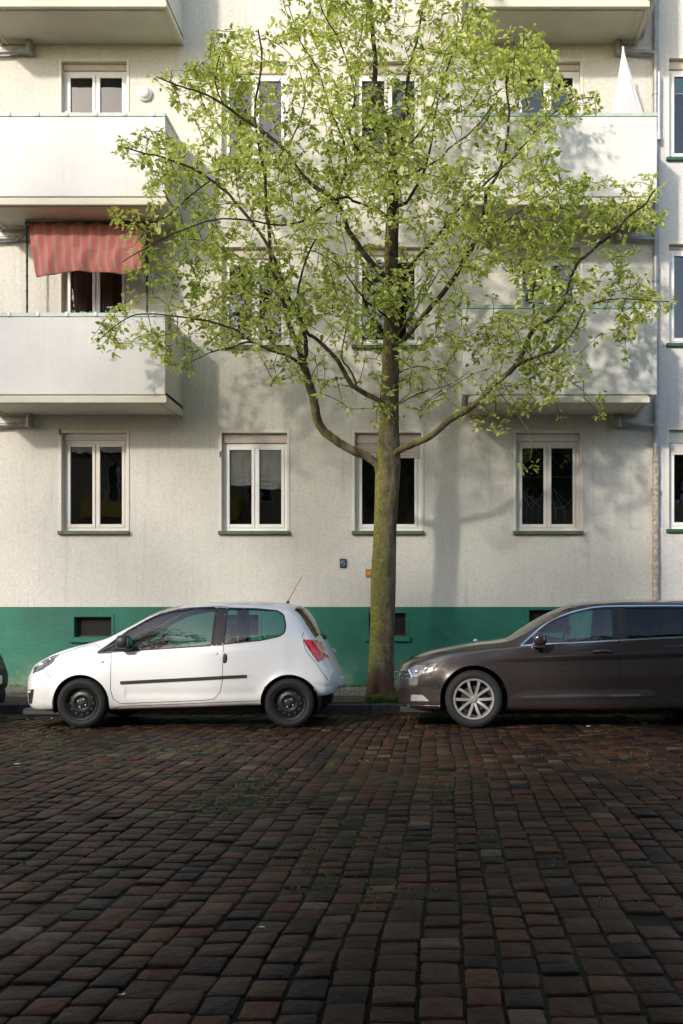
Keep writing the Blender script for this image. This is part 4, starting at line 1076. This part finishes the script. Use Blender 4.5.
def make_wheel(kind, r, rr, width, root, x, y, flip):
    w = empty('wheel', (x, y, r)); w.parent = root; w.rotation_euler = (0, 0, math.pi if flip else 0)
    hw = width/2
    m = MB(); prof = [(rr-.004,-hw+.02),(rr+.012,-hw+.006),(rr+.03,-hw-.002),((r+rr)/2,-hw-.008),(r-.035,-hw-.001),(r-.012,-hw+.014),(r-.002,-hw+.035),(r,-hw*.4),(r,hw*.4),(r-.002,hw-.035),(r-.03,hw),(rr+.02,hw),(rr,hw-.02)]
    m.lathe(prof, 56, 'y'); 
    for q in range(56):
        a = q*2*math.pi/56; 
    m.build('tyre', M['tyre'], w, smooth='auto')
    m = MB()
    if kind == 'steel':
        m.lathe([(rr+.008,-hw+.004),(rr+.002,-hw-.003),(rr-.008,-hw+.002),(rr-.014,-hw+.022),(rr-.022,-hw+.028),(rr-.028,-hw+.042),(rr*.80,-hw+.050),(rr*.74,-hw+.040),(rr*.62,-hw+.030),(rr*.50,-hw+.028),(rr*.42,-hw+.040),(rr*.34,-hw+.046),(rr*.30,-hw+.036),(rr*.17,-hw+.033),(rr*.155,-hw+.020),(0.0001,-hw+.018)], 56, 'y')
        rim = m.build('rim', M['steel_black'], w, smooth='auto')
        m = MB()
        for q in range(12):
            a = q*2*math.pi/12; c = (rr*.70*math.cos(a), -hw+.0345, -rr*.70*math.sin(a)); vs = []
            for e in range(12):
                b = e*2*math.pi/12; u, v = .012*math.cos(b), .017*math.sin(b)
                vs.append((c[0]+u*math.cos(a)-v*math.sin(a), c[1]-.002+.004*0, c[2]-(u*math.sin(a)+v*math.cos(a))))
            o = m.add(vs, [tuple(range(12))])
        o_ = m.build('vent_hole_shade', M['black'], rim); o_['kind'] = 'stuff'  # black discs stand in for the shade inside the wheel holes
        m = MB()
        for q in range(4): a = q*math.pi/2+.5; m.lathe([(0,-.012),(.009,-.010),(.011,0)], 8, 'y', (.048*math.cos(a), -hw+.036, -.048*math.sin(a)))
        b_ = m.build('wheel_bolts', M['alloy'], rim); b_['kind'] = 'stuff'
    else:
        m.lathe([(rr+.010,-hw+.006),(rr+.004,-hw-.004),(rr-.010,-hw-.002),(rr-.016,-hw+.012),(rr-.020,-hw+.05),(rr-.03,hw-.04),(rr-.02,hw-.02)], 56, 'y')
        rim = m.build('rim', M['alloy'], w, smooth='auto')
        for q in range(10):
            pair = q//2; a = pair*2*math.pi/5+(.235 if q % 2 else -.235)+.30; a2 = pair*2*math.pi/5+(.33 if q % 2 else -.33)+.30
            s_ = MB(); vs = []
            for t in np.linspace(0, 1, 7):
                rad = .040+(rr-.014-.040)*t; an = a*(1-t)+a2*t if t > 0 else a; hwid = .0165+.004*abs(t-.4); y_ = -hw+.028-.018*math.sin(t*2.0)-.006*t
                ca, sa = math.cos(an), math.sin(an)
                for u, dy in ((-hwid,.014),(-hwid*.8,0),(hwid*.8,0),(hwid,.014)): vs.append((rad*ca-u*sa, y_+dy, -(rad*sa+u*ca)))
            s_.add(vs, [(j*4+u, j*4+u+1, (j+1)*4+u+1, (j+1)*4+u) for j in range(6) for u in range(3)]+[(0,1,2,3)])
            s_.build('spoke', M['alloy'], rim, smooth='auto')
        m = MB(); m.lathe([(.040,-hw+.03),(.040,-hw+.022),(.034,-hw+.016),(.03,-hw+.012),(.028,-hw+.006),(0.0001,-hw+.004)], 32, 'y'); m.build('hub', M['alloy'], rim, smooth='auto')
        m = MB(); m.lathe([(.15,-hw+.075),(.15,-hw+.085),(0.001,-hw+.085)], 32, 'y'); m.lathe([(.15,-hw+.074),(0.01,-hw+.074)], 32, 'y'); m.build('brake_disc', M['brake'], w)
    m = MB(); m.lathe([(rr-.005,hw-.05),(0.001,hw-.05)], 32, 'y'); m.build('wheel_back', M['black'], w)
    return w
def seat(root, x, y, mat, hr=True, s=1.0):
    m = MB(); m.blob((x, y, .42*s+.03), (.25,.24,.10), 4, 24, 12); m.blob((x+.27, y, .72), (.085,.22,.33), 3.5, 24, 14, rot=.30); st_ = m.build('seat', mat, root, smooth=True)
    if hr: m = MB(); m.blob((x+.40, y, 1.10), (.045,.125,.085), 3, 18, 10, rot=.2); m.build('headrest', mat, st_, smooth=True)
def build_car(name, X0, YC, spec):
    root = empty(name, (X0, YC, 0)); sh = spec['shell']; L = sh.L
    g = lambda px, py, Y: ((px-VX)*Y/F-X0, EYE+(VY-py)*Y/F)
    pol = lambda pts, Y, r=.02: rounded([g(px, py, Y) for px, py in pts], r)
    win = {n_: pol(p, Y, r) for n_, (p, Y, r) in spec['windows'].items()}
    lights = {n_: pol(p, Y, r) for n_, (p, Y, r) in spec['lights'].items()}
    doors = [pol(p, Y, r) for p, Y, r in spec['doors']]
    arches = []
    for cx, cz, r, _ in spec['wheels']:
        arches.append([(cx+r*math.cos(a), cz+r*math.sin(a)) for a in np.linspace(0, math.pi, 40)]+[(cx-r*1.0, cz-.25), (cx-r*.97, -.2), (cx+r*.97, -.2), (cx+r*1.0, cz-.25)])
    sh.snap(list(win.values())+list(lights.values())+doors+arches)
    X, Y, Z = sh.PX, sh.PY, sh.PZ
    cx = (X[:-1,:-1]+X[1:,:-1]+X[:-1,1:]+X[1:,1:])/4; cy = (Y[:-1,:-1]+Y[1:,:-1]+Y[:-1,1:]+Y[1:,1:])/4; cz = (Z[:-1,:-1]+Z[1:,:-1]+Z[:-1,1:]+Z[1:,1:])/4
    free = np.ones(cx.shape, bool); kidx = np.arange(cx.shape[1])[None, :]*np.ones((cx.shape[0], 1))
    for a in arches: free &= ~(inpoly(cx, cz, a) & (cy > .44))
    masks = {}
    for n_, p in win.items(): m = inpoly(cx, cz, p) & free & (cy > .3) & (kidx < K0[4]+6); masks[n_] = m; free &= ~m
    for n_, p in lights.items(): m = inpoly(cx, cz, p) & free & (cy > spec.get('light_y', .36)); masks[n_] = m; free &= ~m
    # windscreen and rear window live in the roof segment of the section
    for n_, (xa, xb, kk) in spec['screens'].items():
        m = (kidx >= K0[4]+kk) & (sh.xs[:-1][:, None] >= xa) & (sh.xs[:-1][:, None] < xb) & free; masks[n_] = m; free &= ~m
    dm = []
    for p in doors: m = inpoly(cx, cz, p) & free & (cy > .4); dm.append(m); free &= ~m
    def cap(mb):
        for i in (0, sh.n-1):
            NS = 10; b0 = len(mb.v); NK = sh.NK
            bw = (X[i].max()-X[i].min()) if i == 0 else -(X[i].max()-X[i].min())
            for k_ in range(NK):
                ym = Y[i,k_]
                for q in range(-NS, NS+1):
                    f = (abs(q)/NS)**2.6; xc = sh.xs[i]; mb.v.append((xc+(X[i,k_]-xc)*f+(-.035 if i == 0 else .035)*(1-f)*math.sin(math.pi*min(1, max(0, (Z[i,k_]-Z[i].min())/(Z[i].max()-Z[i].min()+1e-6)))), ym*q/NS, Z[i,k_]))
            r = 2*NS+1
            for k_ in range(NK-1):
                for q in range(r-1):
                    f = (b0+k_*r+q, b0+k_*r+q+1, b0+(k_+1)*r+q+1, b0+(k_+1)*r+q); mb.f.append(tuple(reversed(f)) if i == 0 else f)
    body = shell_mesh(sh, free, 'body', spec['paint'], root, lip=.022, cap=cap)
    ndoor = 0
    doorobj = []
    for j, m in enumerate(dm):
        for sd in (-1, 1):
            d = shell_mesh(sh, m, 'door', spec['paint'], root, sides=(sd,), lip=.02); doorobj.append((j, sd, d))
    def door_of(j, sd):
        for a, b, d in doorobj:
            if a == j and b == sd: return d
        return body
    for n_ in win:
        nm, own, mat = spec['winfo'][n_]
        for sd in (-1, 1):
            par = door_of(own, sd) if own is not None else root
            shell_mesh(sh, masks[n_], nm, mat, par, sides=(sd,), off=-.006)
            ribbon(sh, win[n_], .016 if nm != 'pillar' else .004, .002, 'window_seal', M['black'], par, sides=(sd,), closed=True, sub=2)
    for n_ in lights:
        nm, mat = spec['linfo'][n_]
        for sd in (-1, 1): 
            lo = shell_mesh(sh, masks[n_], nm, mat, root, sides=(sd,), off=.001)
            ribbon(sh, lights[n_], .006, .0025, 'lamp_edge', M['black'], lo, sides=(sd,), closed=True, sub=2)
    for n_ in spec['screens']: shell_mesh(sh, masks[n_], n_, M['carglass'], root)
    for j, p in enumerate(doors):
        for sd in (-1, 1): ribbon(sh, p, .0065, .0012, 'door_gap', M['black'], door_of(j, sd), sides=(sd,), closed=True, sub=2)
    for (nm, pts, Yp, w, off, th, mat, own) in spec['strips']:
        path = [g(px, py, Yp) for px, py in pts]
        for sd in (-1, 1): ribbon(sh, path, w, off, nm, mat, door_of(own, sd) if own is not None else root, sides=(sd,), thick=th, sub=2)
    # wheel housings
    for cx_, cz_, r, _ in spec['wheels']:
        for sd in (-1, 1):
            m = MB(); yy = float(sh.at(cx_, cz_+r+.02)[1])-.018; N = 40; vs = []
            ang = np.linspace(-.35, math.pi+.35, N)
            for a in ang:
                for y in (yy, .42): vs.append((cx_+(r+.004)*math.cos(a), sd*y, cz_+(r+.004)*math.sin(a)))
            fs = [(2*q, 2*q+1, 2*q+3, 2*q+2) for q in range(N-1)]
            o = len(vs); vs.append((cx_, sd*.42, cz_)); fs += [(2*q+1, o, 2*q+3) for q in range(N-1)]
            m.add(vs, fs); m.build('wheel_arch_liner', M['black'], root, smooth=True)
    first = None
    for wx in spec['wx']:
        for sd in (-1, 1):
            if first is None: first = make_wheel(spec['wheel'], spec['wr'], spec['wrr'], spec['ww'], root, wx, sd*spec['wy'], sd > 0)
            else:
                c = copy_tree(first, root); c.location = (wx, sd*spec['wy'], spec['wr']); c.rotation_euler = (0, .6*len(root.children), math.pi if sd > 0 else 0) if False else (0, 0, math.pi if sd > 0 else 0)
    # undertray, cabin
    m = MB(); m.box((.35, -.5, .17), (L-.4, .5, .27)); m.tube([(1.0,-.1,.2),(L-.1,-.35,.24)], .03, 8); m.build('underbody', M['black'], root)
    m = MB(); m.box((spec['dash'][0]-.15, -.62, .32), (L-.5, .62, .36)); m.build('cabin_floor', M['black'], root)
    dx_, dz_ = spec['dash']; m = MB(); m.blob((dx_, 0, dz_-.13), (.26,.66,.17), 4, 32, 12); m.build('dashboard', M['plastic'], root, smooth=True)
    sx_, sz_ = spec['steer']; m = MB(); pts = []
    tl = .45
    for q in range(33): a = q*2*math.pi/32; u, v = .185*math.cos(a), .185*math.sin(a); pts.append((sx_+v*math.sin(tl), -.36+u, sz_+v*math.cos(tl)))
    m.tube(pts, .015, 8, caps=False); m.tube([(sx_,-.54,sz_),(sx_,-.36,sz_-.02),(sx_,-.18,sz_)], .016, 6); m.tube([(sx_,-.36,sz_),(sx_-.22,-.36,sz_-.12)], .03, 8)
    m.build('steering_wheel', M['plastic'], root, smooth=True)
    for (x_, y_) in spec['seats']: seat(root, x_, y_, spec.get('seatmat', M['seat']))
    m = MB(); x_ = spec['bench']; m.blob((x_, 0, .47), (.25,.58,.11), 5, 32, 10); m.blob((x_+.27, 0, .74), (.09,.58,.28), 4.5, 32, 12, rot=.3)
    for y_ in (-.36,0,.36): m.blob((x_+.37, y_, 1.03), (.045,.11,.07), 3, 16, 8)
    m.build('rear_bench', M['seat'], root, smooth=True)
    # door mirrors
    mx, mz, my, ms = spec['mirror']
    for sd in (-1, 1):
        m = MB(); yb = sh.at(mx+.05, mz-.04)[1]
        m.blob((mx, sd*(yb+.10), mz), (.065*ms,.105,.068*ms), 2.8, 24, 14); m.tube([(mx+.05, sd*(yb-.01), mz-.055), (mx+.02, sd*(yb+.06), mz-.045)], .022, 8)
        mm = m.build('mirror', spec['mirmat'], root, smooth=True)
        m = MB(); m.box((mx+.058*ms, sd*(yb+.02), mz-.045), (mx+.066*ms, sd*(yb+.18), mz+.045)); m.build('mirror_glass', M['chrome'], mm)
        m = MB(); m.box((mx-.05*ms, sd*(yb+.03), mz-.078*ms), (mx+.05*ms, sd*(yb+.17), mz-.05*ms), .008); m.build('mirror_base', M['plastic'], mm)
    return root, sh, g, body, door_of
# --- white hatchback
tw_tab = [(0,.25,.60,.45,.56,.57,.45,.61,.63),(.06,.215,.70,.45,.64,.64,.52,.695,.715),(.12,.20,.745,.46,.68,.69,.56,.735,.755),(.24,.195,.785,.47,.715,.735,.59,.795,.82),(.37,.2,.80,.48,.74,.785,.61,.85,.875),(.55,.2,.815,.5,.755,.83,.63,.905,.935),
 (.76,.2,.825,.55,.765,.86,.655,.95,.985),(.97,.2,.83,.58,.775,.872,.68,1.0,1.05),(1.15,.205,.83,.6,.78,.885,.69,1.075,1.15),(1.31,.21,.83,.6,.782,.90,.675,1.15,1.24),(1.49,.215,.83,.6,.782,.915,.65,1.245,1.335),(1.67,.22,.83,.6,.782,.93,.63,1.315,1.395),(1.86,.225,.83,.6,.78,.945,.615,1.36,1.43),
 (2.2,.235,.83,.6,.78,.975,.60,1.39,1.456),(2.64,.25,.828,.62,.775,1.02,.59,1.395,1.465),(2.94,.26,.825,.64,.76,1.06,.58,1.38,1.452),(3.15,.275,.815,.64,.745,1.07,.57,1.35,1.43),(3.26,.30,.80,.62,.73,1.05,.57,1.28,1.39),(3.38,.32,.785,.60,.72,1.0,.60,1.12,1.24),(3.47,.335,.765,.58,.71,.95,.61,1.01,1.08),(3.56,.35,.74,.56,.68,.85,.58,.89,.93),(3.65,.36,.69,.52,.63,.68,.52,.72,.745),(3.70,.38,.62,.5,.57,.60,.46,.63,.65)]
TX0, TYC = -4.865, 11.3+.83
tw_tab = [(r[0]*3.60/3.70,)+r[1:] for r in tw_tab]
wxF, wxR = -4.114-TX0, -1.75-TX0
wheels = [(wxF, .285, .325, .022), (wxR, .285, .325, .026)]
def shoulder(X, Z):      # soft body-side hollow and sill ledge
    return -.010*np.exp(-((Z-.40)/.05)**2)*np.where((X > 1.25) & (X < 2.75), 1, 0)
tsh = Shell(tw_tab, 3.60, [.13,.07,.02,.0,0,-.015,-.06,-.09], wheels, [shoulder])
tw = dict(shell=tsh, wheels=wheels, paint=M['paint_white'], wheel='steel', wr=.284, wrr=.185, ww=.175, wy=.735, wx=(wxF, wxR),
 windows=dict(door=([(99,652.6),(128,630.5),(144.4,621),(159.4,613.6),(174,609.8),(190,608.2),(214.3,607.4),(213.2,645.4),(190,646.8),(140,650.2)], 11.43, .03),
              pillar=([(214.9,607.4),(224.6,607.6),(223.6,644.2),(213.8,645.3)], 11.43, .003),
              side=([(225.2,607.8),(254.7,608.6),(276,610.6),(282.5,614.5),(285.6,625),(285.2,632.8),(279.6,636.4),(262,640.2),(224.4,644.1)], 11.43, .03)),
 winfo=dict(door=('door_window', 0, M['carglass']), pillar=('pillar', None, M['black']), side=('side_window', None, M['carglass'])),
 lights=dict(head=([(34.6,673.5),(35.5,667),(43,660.5),(54,656),(61.5,654.2),(57,662),(46,669)], 11.5, .012), tail=([(303.8,639.2),(315,640.4),(324,646.5),(330.5,655.5),(319,662),(311,650.5)], 11.5, .012),
             fog=([(30,689.5),(39.5,688.5),(36,703),(29.5,703)], 11.55, .02)),
 linfo=dict(head=('headlight', M['lens_dark']), tail=('taillight', M['red_lens']), fog=('fog_light', M['plastic'])),
 doors=[([(98,653.5),(112.4,653),(112.4,690),(115,699),(122,703.2),(150,702.2),(205,700),(215,698.5),(221,692),(223.6,680),(224.0,645),(213.6,645.6),(224.3,644.5),(225,606.5),(214,606.2),(190,607.2),(174,608.6),(158,612.4),(143,620),(127,629.7)], 11.36, .012)],
 screens=dict(windscreen=(.97,1.79,3), rear_window=(3.12,3.38,4)),
 strips=[('side_moulding', [(120.5,682.8),(150,681.2),(200,678.7),(223.9,677.35)], 11.3, .036, .004, .012, M['black'], 0), ('side_moulding', [(224.2,677.3),(246.5,676.2)], 11.3, .034, .004, .012, M['black'], None),
         ('mirror_triangle', [(101,651.8),(116,644.2)], 11.43, .03, .003, .004, M['black'], 0),
         ('panel_gap', [(304,606),(305,620),(303,637),(307,650),(318,664),(326,677),(331,684)], 11.5, .006, .0015, 0, M['black'], None),
         ('panel_gap', [(290,676),(312,673),(330,668)], 11.5, .0001, .0001, 0, M['black'], None),
         ('panel_gap', [(55,678),(50,672),(46,669)], 11.45, .005, .0015, 0, M['black'], None),
         ('panel_gap', [(62,654),(80,647.5),(97,643.5),(104,648)], 11.5, .005, .0015, 0, M['black'], None),
         ('sill_gap', [(113,708.5),(122,706.2),(180,704),(220,702.2),(262,700.5)], 11.33, .006, .0015, 0, M['plastic'], None)],
 dash=(1.30,.93), steer=(1.52,.90), seats=((1.85,-.36),(1.85,.36)), bench=2.65, mirror=(1.25,.985,0,1.15), mirmat=M['plastic'], light_y=.36)
tw['strips'] = [s_ for s_ in tw['strips'] if s_[3] > .001]
car, sh, g, body, dof = build_car('parked_car', TX0, TYC, tw)
tag(car, 'small white three-door hatchback with black steel wheels parked left of the tree', 'car')
x, z = g(225.5, 659, 11.32); _, y, _ = sh.at(x, z)
for sd in (-1, 1):
    m = MB(); m.blob((x-.005, sd*(y-.002), z), (.028,.010,.062), 2.4, 18, 12); h_ = m.build('handle_recess', M['plastic'], dof(0, sd), smooth=True)
    m = MB(); m.blob((x-.04, sd*(y-.008), z), (.055,.012,.085), 2.2, 24, 12); m.build('handle_pad', M['paint_white'], dof(0, sd), smooth=True)
    x2, z2 = g(217.5, 654, 11.32); _, y2, _ = sh.at(x2, z2); m = MB(); m.lathe([(0,-.004),(.010,-.003),(.012,.002)], 14, 'y', (x2, sd*y2-(.002 if sd < 0 else -.004), z2)); m.build('key_lock', M['zinc'], dof(0, sd))
    x2, z2 = g(103, 662, 11.34); _, y2, _ = sh.at(x2, z2); m = MB(); m.blob((x2, sd*y2, z2), (.022,.006,.012), 2.4, 14, 8); m.build('side_repeater', M['clear_lens'], car, smooth=True)
    # bright parts of the lamps
    x2, z2 = g(44.5, 665.5, 11.5); _, y2, _ = sh.at(x2, z2); m = MB(); m.blob((x2, sd*(y2-.004), z2), (.045,.016,.040), 2, 20, 12); m.build('lamp_reflector', M['clear_lens'], car, smooth=True)
    x2, z2 = g(53, 659.8, 11.5); _, y2, _ = sh.at(x2, z2); m = MB(); m.blob((x2, sd*(y2-.004), z2), (.045,.012,.024), 2, 20, 12, rot=-.4); m.build('lamp_reflector', M['lens_dark'], car, smooth=True)
    x2, z2 = g(33.5, 691.3, 11.56); _, y2, _ = sh.at(x2, z2); m = MB(); m.blob((x2+.01, sd*(y2-.002), z2), (.045,.014,.02), 2.2, 20, 12, rot=-.2); m.build('bumper_trim', M['clear_lens'], car, smooth=True)
    x2, z2 = g(322.5, 653.5, 11.5); _, y2, _ = sh.at(x2, z2); m = MB(); m.blob((x2, sd*(y2-.004), z2), (.045,.012,.030), 2, 20, 12, rot=.6); m.build('lamp_insert', M['clear_lens'], car, smooth=True)
m = MB(); ax, azz = 2.97, 1.44; m.tube([(ax,0,azz-.005),(ax+.01,0,azz+.03)], .018, 10); m.tube([(ax+.01,0,azz+.03),(ax+.17,0,azz+.32)], .004, 6); m.build('antenna', M['plastic'], car, smooth=True)
m = MB(); m.blob((3.41,0,1.03), (.04,.06,.035), 2.5, 16, 10); m.tube([(3.42,0,1.035),(3.31,-.25,1.12),(3.255,-.42,1.2)], .009, 6); m.build('rear_wiper', M['plastic'], car, smooth=True)
m = MB(); m.box((.03,-.70,.13), (.5,.70,.215), .02); m.build('front_splitter', M['plastic'], car)
m = MB(); m.box((3.55,-.26,.44), (3.645,.26,.55), .01); m.build('rear_plate', M['clip'], car)
m = MB(); m.tube([(1.36,.2,1.28),(1.36,.02,1.29)], .012, 6); m.blob((1.42,0,1.29),(.015,.11,.03),3,16,8); m.build('rear_view_mirror', M['plastic'], car, smooth=True)
m = MB(); 
for q in range(5): m.box((-.012,-.42,.30+q*.035),(.02,.42,.318+q*.035), .004)
m.build('grille', M['plastic'], car)

# --- brown estate car
pa_tab = [(0,.27,.62,.45,.58,.58,.47,.62,.65),(.05,.235,.74,.46,.69,.63,.57,.69,.715),(.11,.22,.80,.47,.74,.68,.63,.735,.76),(.20,.21,.845,.48,.785,.735,.66,.785,.81),(.34,.205,.878,.5,.81,.79,.685,.835,.862),(.58,.2,.90,.52,.83,.845,.71,.89,.918),
 (.92,.2,.912,.55,.845,.885,.725,.945,.975),(1.27,.2,.915,.58,.855,.915,.735,.985,1.02),(1.50,.2,.915,.6,.86,.935,.735,1.078,1.14),(1.72,.2,.915,.6,.86,.95,.72,1.205,1.268),(1.90,.2,.915,.6,.86,.965,.70,1.298,1.355),(2.12,.2,.915,.6,.86,.98,.685,1.380,1.432),(2.40,.2,.915,.6,.86,.998,.67,1.420,1.47),(2.81,.205,.915,.6,.86,1.025,.66,1.438,1.488),
 (3.44,.21,.912,.62,.855,1.055,.65,1.44,1.49),(4.05,.23,.90,.62,.84,1.08,.64,1.41,1.46),(4.33,.27,.88,.60,.82,1.06,.63,1.33,1.41),(4.52,.30,.86,.6,.80,1.0,.66,1.10,1.2),(4.66,.33,.83,.58,.77,.88,.65,.93,.97),(4.74,.35,.78,.55,.72,.72,.6,.76,.79),(4.78,.38,.70,.5,.65,.62,.52,.65,.67)]
PX0, PYC = -.55, 11.3+.915
pwx = (.352-PX0, .352-PX0+2.79)
pwh = [(pwx[0], .33, .385, .012), (pwx[1], .33, .385, .012)]
def waist(X, Z):
    zl = .765+(X-1.2)*.030; on = np.clip((X-.95)/.5, 0, 1)*np.clip((4.5-X)/.3, 0, 1)
    return on*(.026/(1+np.exp(-(Z-zl)/.006))-.013)
def lower(X, Z):
    zl = .335+(X-1.2)*.02; on = np.clip((X-1.3)/.2, 0, 1)*np.clip((3.0-X)/.2, 0, 1)
    return on*(.014*np.exp(-((Z-zl)/.022)**2)-.012*np.exp(-((Z-zl-.09)/.06)**2))
psh = Shell(pa_tab, 4.78, [.15,.09,.025,0,0,-.02,-.06,-.10], pwh, [waist, lower])
fd = [(539,652),(538.7,690),(539.5,698.5),(545,700.6),(612,700.4),(617.5,698.5),(617.5,647),(617,606),(604,606.4),(592,607.6),(579,610.4),(569,613.3),(559,617),(550,621),(541,627.3),(530,636.4),(521,645.2),(539,643.6)]
pa = dict(shell=psh, wheels=pwh, paint=M['paint_brown'], wheel='alloy', wr=.33, wrr=.225, ww=.215, wy=.80, wx=pwx,
 windows=dict(door=([(524,644.2),(531,637.6),(541.5,628.8),(550,622.6),(559,618.2),(569,614.4),(579,611.5),(592,608.9),(604,607.9),(613,607.4),(612.2,639.6),(580,641.4)], 11.44, .02),
              pillar=([(613.5,607.4),(624,607.2),(624,639.2),(612.8,639.8)], 11.44, .003),
              rear=([(624.6,607.2),(660,606.8),(712,606.9),(716,635),(683,636.3),(624.6,639.1)], 11.44, .015),
              quarter=([(719,607),(752,609),(770,617),(776,629),(760,632),(722,634.5)], 11.44, .03)),
 winfo=dict(door=('door_window', 0, M['carglass']), pillar=('pillar', None, M['black']), rear=('door_window', 1, M['carglass_dark']), quarter=('side_window', None, M['carglass_dark'])),
 lights=dict(head=([(409,666.6),(413,665.2),(424,663.8),(442,661.6),(436,666.5),(431,674.5),(414,677.2),(407.5,670)], 11.55, .008), grille=([(400,671.5),(408,667.5),(413,677.2),(402,678.5)], 11.7, .003),
             fog=([(411,693.6),(423,693.6),(430,700.2),(410.5,700.4)], 11.55, .006), tail=([(785,645),(806,643),(806,657),(790,656)], 11.5, .01)),
 linfo=dict(head=('headlight', M['lens_dark']), grille=('grille', M['plastic']), fog=('fog_light', M['clear_lens']), tail=('taillight', M['red_lens'])),
 doors=[(fd, 11.38, .012), ([(618.2,606),(618.2,698.5),(622,700.2),(676,698),(682,690),(700,668),(716,657),(717,606),(660,605.6)], 11.38, .012)],
 screens=dict(windscreen=(1.28,2.10,1), rear_window=(4.36,4.60,3)),
 strips=[('chrome_strip', [(520,645.4),(530,636.6),(541,627.2),(550,621),(559,616.8),(569,613),(579,610.2),(592,607.4),(604,606.2),(617,605.8)], 11.44, .017, .003, .004, M['chrome'], 0),
         ('chrome_strip', [(617,605.8),(660,605.4),(712,605.6)], 11.44, .017, .003, .004, M['chrome'], 1),
         ('chrome_strip', [(520,645.6),(549,643.5),(580,642.2),(617,640.2)], 11.42, .016, .003, .004, M['chrome'], 0), ('chrome_strip', [(617.5,640.2),(660,638),(716,635.6)], 11.42, .016, .003, .004, M['chrome'], 1),
         ('bumper_strip', [(401,705.4),(420,705.4),(441,705.6)], 11.5, .013, .003, .004, M['chrome'], None),
         ('grille_bar', [(400.5,670.6),(409,669.2)], 11.6, .010, .003, .003, M['chrome'], None), ('grille_bar', [(400.5,674.2),(411,673.6)], 11.6, .010, .003, .003, M['chrome'], None), ('grille_bar', [(401.5,677.8),(412.6,677.4)], 11.6, .010, .003, .003, M['chrome'], None),
         ('daylight_lamp', [(408.8,669),(412.4,676.4)], 11.6, .016, .003, .003, M['clip'], None),
         ('panel_gap', [(436,666.5),(446,664.5),(458,660.5)], 11.5, .005, .0015, 0, M['black'], None),
         ('panel_gap', [(431,675),(434,682),(437,690)], 11.5, .005, .0015, 0, M['black'], None),
         ('panel_gap', [(441,661.2),(460,653.4),(485,648),(516,645.6)], 11.55, .006, .0015, 0, M['black'], None),
         ('waist_crease_shade', [(539,656.6),(580,655),(617,653)], 11.33, .013, .0012, 0, M['plastic'], 0), ('waist_crease_shade', [(618,653),(660,650.8),(700,649)], 11.33, .013, .0012, 0, M['plastic'], 1),  # dark ribbons paint in the shade along the waist crease
         ('sill_gap', [(512,703.5),(540,703.6),(617,703),(683,702)], 11.33, .008, .0015, 0, M['black'], None)],
 dash=(1.75,1.0), steer=(1.98,.98), seats=((2.35,-.38),(2.35,.38)), bench=3.25, mirror=(1.64,1.01,0,1.2), mirmat=M['paint_brown'], light_y=.40, seatmat=M['seat_lt'])
car2, sh, g, body, dof = build_car('parked_car', PX0, PYC, pa)
tag(car2, 'dark brown metallic estate car with silver alloy wheels parked right of the tree', 'car')
for sd in (-1, 1):
    for j, px, py in ((0, 602, 651.5), (1, 690, 646)):
        x, z = g(px, py, 11.33); _, y, _ = sh.at(x, z)
        m = MB(); m.tube([(x-.10, sd*(y-.004), z), (x-.085, sd*(y+.026), z+.003), (x+.085, sd*(y+.028), z+.004), (x+.105, sd*(y-.004), z+.004)], [.012,.015,.015,.012], 10)
        h_ = m.build('handle', M['paint_brown'], dof(j, sd), smooth=True); m = MB(); m.blob((x, sd*(y-.004), z-.004), (.062,.010,.030), 2.2, 20, 10); m.build('handle_recess', M['plastic'], h_, smooth=True)
    x2, z2 = g(427, 669, 11.55); _, y2, _ = sh.at(x2, z2); m = MB(); m.blob((x2, sd*(y2-.006), z2), (.035,.016,.032), 2, 20, 12); m.build('lamp_reflector', M['clear_lens'], car2, smooth=True)
    x2, z2 = g(418, 671, 11.6); _, y2, _ = sh.at(x2, z2); m = MB(); m.blob((x2, sd*(y2-.006), z2), (.04,.014,.022), 2, 20, 12); m.build('lamp_reflector', M['clear_lens'], car2, smooth=True)
m = MB(); m.box((.05,-.72,.15), (.45,.72,.232), .02); m.build('front_skirt', M['plastic'], car2)
m = MB(); m.box((-.037,-.26,.42), (.0,.26,.52), .01); m.build('number_plate', M['kerb'], car2)
m = MB()
for q in range(4): m.box((-.034,-.38,.53+q*.028), (.05,.38,.542+q*.028), .004)
m.build('grille_bars', M['chrome'], car2)
# --- black car, only its tail shows at the left picture edge
tw3 = dict(tw); tw3['paint'] = M['paint_black']
BX = TX0-4.27
def shift(pts): return [(px-4.02*F/11.36, py) for px, py in pts]
car3 = copy_tree(car); car3.location.x = BX; car3.location.y = TYC+.02
def repaint(o):
    if o.type == 'MESH' and o.data.materials and o.data.materials[0] == M['paint_white']:
        o.data = o.data.copy(); o.data.materials[0] = M['paint_black']
    for c in o.children: repaint(c)
repaint(car3); tag(car3, 'black hatchback cut off by the left picture edge, only its tail showing', 'car')
